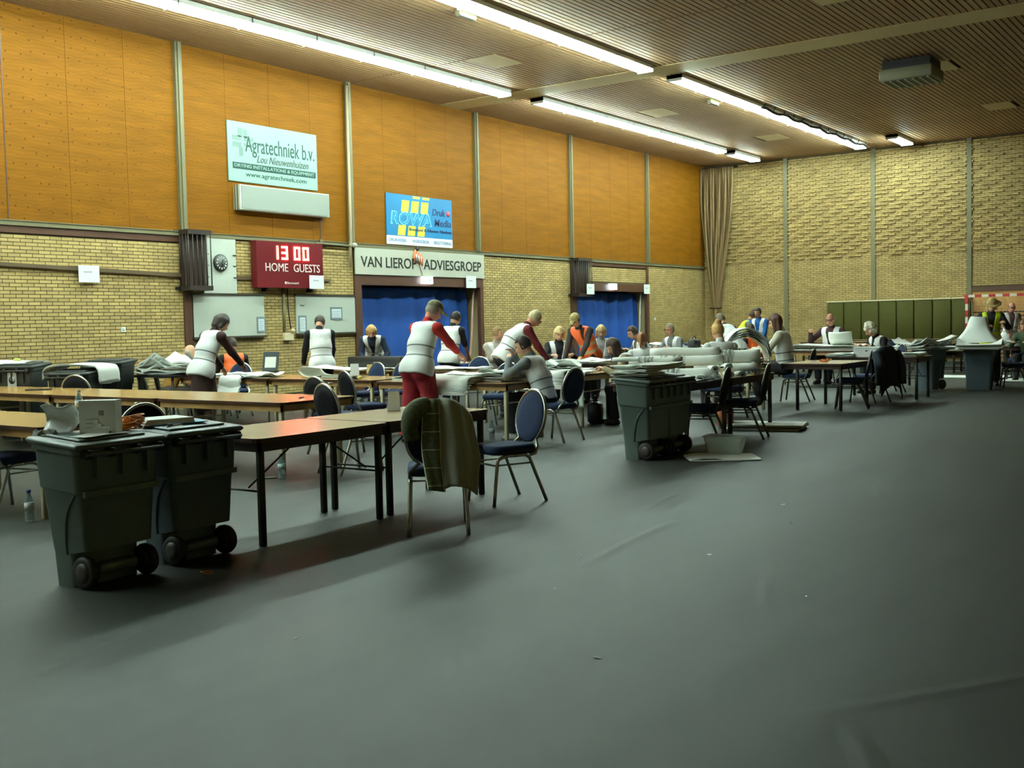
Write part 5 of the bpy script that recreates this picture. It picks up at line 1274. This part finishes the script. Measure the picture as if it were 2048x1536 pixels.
s = thing('tablet', 'thin dark tablet at the left end of the second table row', 'tablet', (8.15, 13.65, TZ), .9); MB().bevbox(-.1, .1, -.16, .16, 0, .014, .005).build('body', M_BLACK, s); MB().box(-.09, .09, -.145, .145, .0138, .0148).build('screen', mat('dark_screen', (22, 26, 26), .1), s)
s = thing('phone', 'dark phone lying on the floor beside the water bottle', 'phone', (7.42, 8.36, 0), .9); MB().bevbox(-.04, .04, -.08, .08, 0, .01, .003).build('body', M_BLACK, s); MB().box(-.035, .035, -.072, .072, .0098, .0106).build('screen', mat('pale_screen', (110, 106, 100), .15), s)
M_PET = mat('bottle_plastic', (178, 206, 214), .08, trans=.75, alpha=.8); M_WAT = mat('water', (150, 190, 205), .05, trans=.6); M_BLU = mat('bottle_blue', (40, 84, 160), .4)
def bottle(label, x, y, z, cap=M_BLU, lab=M_PAPER, s=1.):
    t = thing('water_bottle', label, 'bottle', (x, y, z), 0, 'water bottles'); t.scale = (s,)*3
    MB().lathe([(.028, 0), (.033, .01), (.033, .04), (.03, .045), (.033, .05), (.033, .075), (.03, .08), (.033, .085), (.033, .15), (.026, .175), (.013, .2), (.013, .215)], 14).build('body', M_PET, t)
    MB().lathe([(.0345, .09), (.0345, .14)], 14).build('paper_label', lab, t); MB().lathe([(.016, .213), (.016, .235)], 12).build('bottle_cap', cap, t)
bottle('water bottle with blue cap on the floor beside the cream table leg', 4.78, 8.22, 0, s=1.1); bottle('pale water bottle on the floor beside the phone', 7.45, 8.2, 0, M_PET, mat('pale_label', (190, 214, 220), .4), s=1.1); bottle('water bottle on the floor by the boy\'s shoes', 11.25, 8.4, 0, M_PET, mat('pale_label', (190, 214, 220)), s=1.1)
bottle('water bottle with printed label standing behind the carton', 5.6, 8.75, TZ, M_GREYW, s=1.05); bottle('water bottle standing between the far bins', 23.5, 5.35, TZ+.08, M_PET, s=1.2)
s = thing('yellow_wad', 'small crumpled yellow paper beside the white card', 'paper', (11.3, 10.75, TZ)); MB().ball((0, 0, .03), .035, seg=6, sc=(1.3, 1, .8)).build('wad', mat('yellow_paper', (226, 220, 120), .7), s)
s = thing('yellow_cloth', 'bit of yellow-green cloth over the hanging sheet at the left', 'cloth', (8.95, 15.5, 1.13), .4); P = [[(-.06+.03*i, -.05+.03*j, .03*math.sin(i+j)-.16*(i/4)**2) for j in range(4)] for i in range(5)]; o = MB().grid(P).build('cloth', mat('lime_cloth', (214, 224, 120), .8), s); solid(o, .006)
# -- black case, laptop stand, bags
s = thing('black_case', 'long black case standing on the table before the blonde woman', 'case', (14.35, 13.25, TZ), math.radians(92)); MB().bevbox(-.62, .62, -.08, .08, 0, .22, .02).build('body', M_BLACK, s); MB().tube(smoothpath([(-.1, 0, .22), (-.08, 0, .26), (.08, 0, .26), (.1, 0, .22)], 3), .012, 6).build('handle', M_RUB, s)
s = thing('document_stand', 'dark stand with white sheet left of the person in black sleeves', 'stand', (12.85, 14.35, TZ), math.radians(205)); MB().box(-.01, .01, -.14, .14, .02, .36, M=Matrix.Rotation(-.25, 4, 'Y')).build('panel', mat('dark_teal', (34, 46, 50), .4), s); MB().box(.011, .014, -.10, .10, .08, .27, M=Matrix.Rotation(-.25, 4, 'Y')).build('sheet', M_SHEET[3], s); MB().box(-.12, .06, -.12, .12, 0, .02).build('foot', M_BLACK, s)
def bag(label, x, y, deg, w, d, h, m, z=0):
    s = thing('bag', label, 'bag', (x, y, z), math.radians(deg)); MB().bevbox(-w/2, w/2, -d/2, d/2, 0, h, min(w, d)*.2).build('body', m, s)
    MB().tube(smoothpath([(-w*.25, 0, h*.95), (-w*.2, 0, h*1.25), (w*.2, 0, h*1.25), (w*.25, 0, h*.95)], 4), .012, 6).build('strap', M_RUB, s); MB().box(-w*.3, w*.3, -d/2-.004, -d/2, h*.3, h*.7).build('pocket', m, s)
    return s
bag('black backpack on the floor by the girl\'s boots', 13.75, 8.35, 20, .3, .2, .32, M_BLACK); bag('brown leather bag on the floor under the roll table', 13.9, 6.35, 30, .34, .2, .36, mat('tan_leather', (150, 84, 44), .5)); bag('dark handbag on the table before the white-haired woman', 20.75, 6.45, 20, .24, .14, .18, M_BLACK, z=TZ)
bag('black bag lying on the stacked sheets right of the man in glasses', 20.95, 10.25, 10, .4, .2, .2, M_BLACK, z=TZ+.135)
# -- coats
s = thing('tweed_coat', 'green tweed coat with plaid lining hung over a chair back', 'coat', (6.17, 5.12, 0), math.radians(40))
def plaid():
    m = mat('plaid_lining', (92, 100, 68), .9, noise=.3, nscale=40); nt = m.node_tree; b = nt.nodes['Principled BSDF']; old = b.inputs['Base Color'].links[0].from_socket
    at = nt.nodes.new('ShaderNodeAttribute'); at.attribute_name = 'uvw'; sp = nt.nodes.new('ShaderNodeSeparateXYZ'); nt.links.new(at.outputs['Vector'], sp.inputs[0])
    fac = None
    for ax, per, w in ((0, .105, .045), (1, .125, .04)):
        md = nt.nodes.new('ShaderNodeMath'); md.operation = 'FRACT'; dv = nt.nodes.new('ShaderNodeMath'); dv.operation = 'DIVIDE'; dv.inputs[1].default_value = per
        nt.links.new(sp.outputs[ax], dv.inputs[0]); nt.links.new(dv.outputs[0], md.inputs[0]); lt = nt.nodes.new('ShaderNodeMath'); lt.operation = 'LESS_THAN'; lt.inputs[1].default_value = w; nt.links.new(md.outputs[0], lt.inputs[0])
        if fac is None: fac = lt
        else: q = nt.nodes.new('ShaderNodeMath'); q.operation = 'MAXIMUM'; nt.links.new(fac.outputs[0], q.inputs[0]); nt.links.new(lt.outputs[0], q.inputs[1]); fac = q
    mx = nt.nodes.new('ShaderNodeMix'); mx.data_type = 'RGBA'; nt.links.new(fac.outputs[0], mx.inputs[0]); nt.links.new(old, mx.inputs[6]); mx.inputs[7].default_value = lin((225, 225, 195)); nt.links.new(mx.outputs[2], b.inputs['Base Color'])
    return m
def coat_panel(nm, y0, y1, drop0, drop1, m, front=.12, bulge=.0, ny=14, nv=26, parent=None):
    P = []; uv = []
    for i in range(ny+1):
        t = i/ny; y = y0+(y1-y0)*t; row = []
        drop = drop0+(drop1-drop0)*t; zt = .955-.9*max(0, abs(y)-.06)**2*4
        tot = front+.08+drop
        for j in range(nv+1):
            l = tot*j/nv
            if l < front: x, z = -.27+.02, zt-(front-l)
            elif l < front+.08: a = (l-front)/.08*PI; x, z = -.29+.04*math.cos(a), zt+.03*math.sin(a)
            else: x, z = -.335-.12*(max(0., l-front-.08)/max(drop, .01))**.8*.6, zt-(l-front-.08)
            f = .012*math.sin(60*y+l*4)+bulge*math.sin(PI*t)*min(1, l*2)
            sw = .05*max(0, l-.35)
            row.append((x-f-.02, y*(1+1.2*max(0, .3-abs(l-.45))*.6)-.10*max(0, l-.55), z)); uv.append((t*(abs(y1-y0)), l, 0))
        P.append(row)
    b = MB().grid(P); me = b.mesh(nm, m)
    a = me.attributes.new('uvw', 'FLOAT_VECTOR', 'POINT'); a.data.foreach_set('vector', np.array(uv, np.float32).ravel())
    o = bpy.data.objects.new(nm, me); COL.objects.link(o); o.parent = parent; solid(o, .012); return o
M_TWEED = mat('green_tweed', (152, 154, 136), .95, noise=.18, nscale=160, bump=.2, bscale=300)
coat_panel('tweed_shell', -.02, -.25, .60, .52, M_TWEED, .1, .05, parent=s); coat_panel('plaid_lining', .09, -.025, .60, .62, plaid(), .1, .03, parent=s)
P = smoothpath([(-.32, .05, .95), (-.36, .15, .90), (-.37, .185, .80), (-.36, .17, .70)], 5); MB().tube(P, [.055, .06, .066, .07, .07, .07, .07, .07, .068, .066, .064, .062, .06, .06, .058, .056], 9).build('sleeve', mat('plaid_plain', (84, 92, 62), .9, noise=.3, nscale=40), s)
s = thing('dark_jacket', 'dark navy jacket hung over the chair at the nearly empty table', 'jacket', (18.95, 5.95, 0), math.radians(72))
coat_panel('jacket_back', .3, -.3, .62, .7, mat('jacket_navy', (24, 34, 48), .8, bump=.3, bscale=14), .3, .06, parent=s)
for yy_ in (.3, -.3): MB().tube(smoothpath([(-.34, yy_*.9, .88), (-.42, yy_, .66), (-.44, yy_, .32)], 5), .085, 8).build('sleeve', MATS['jacket_navy'], s)
# -- tiny litter on the floor
for i, (x, y) in enumerate(((5.9, 3.7), (5.05, 3.35), (4.1, 2.5), (7.6, 2.95), (5.6, 2.1), (6.3, 3.0), (8.3, 3.3), (3.6, 3.9))):
    s = thing('paper_scrap', 'tiny white paper scrap on the open floor, %s' % ['beside the long crease', 'left of centre', 'low in the centre', 'right, by itself', 'right of centre', 'near the middle', 'far right', 'before the bins'][i], 'paper scrap', (x, y, 0), i*.9)
    MB().add([(-.02, 0, .002), (.015, -.006, .003), (.022, .004, .008), (-.01, .008, .003)], [(0, 1, 2, 3)]).build('scrap', M_PAPER, s)
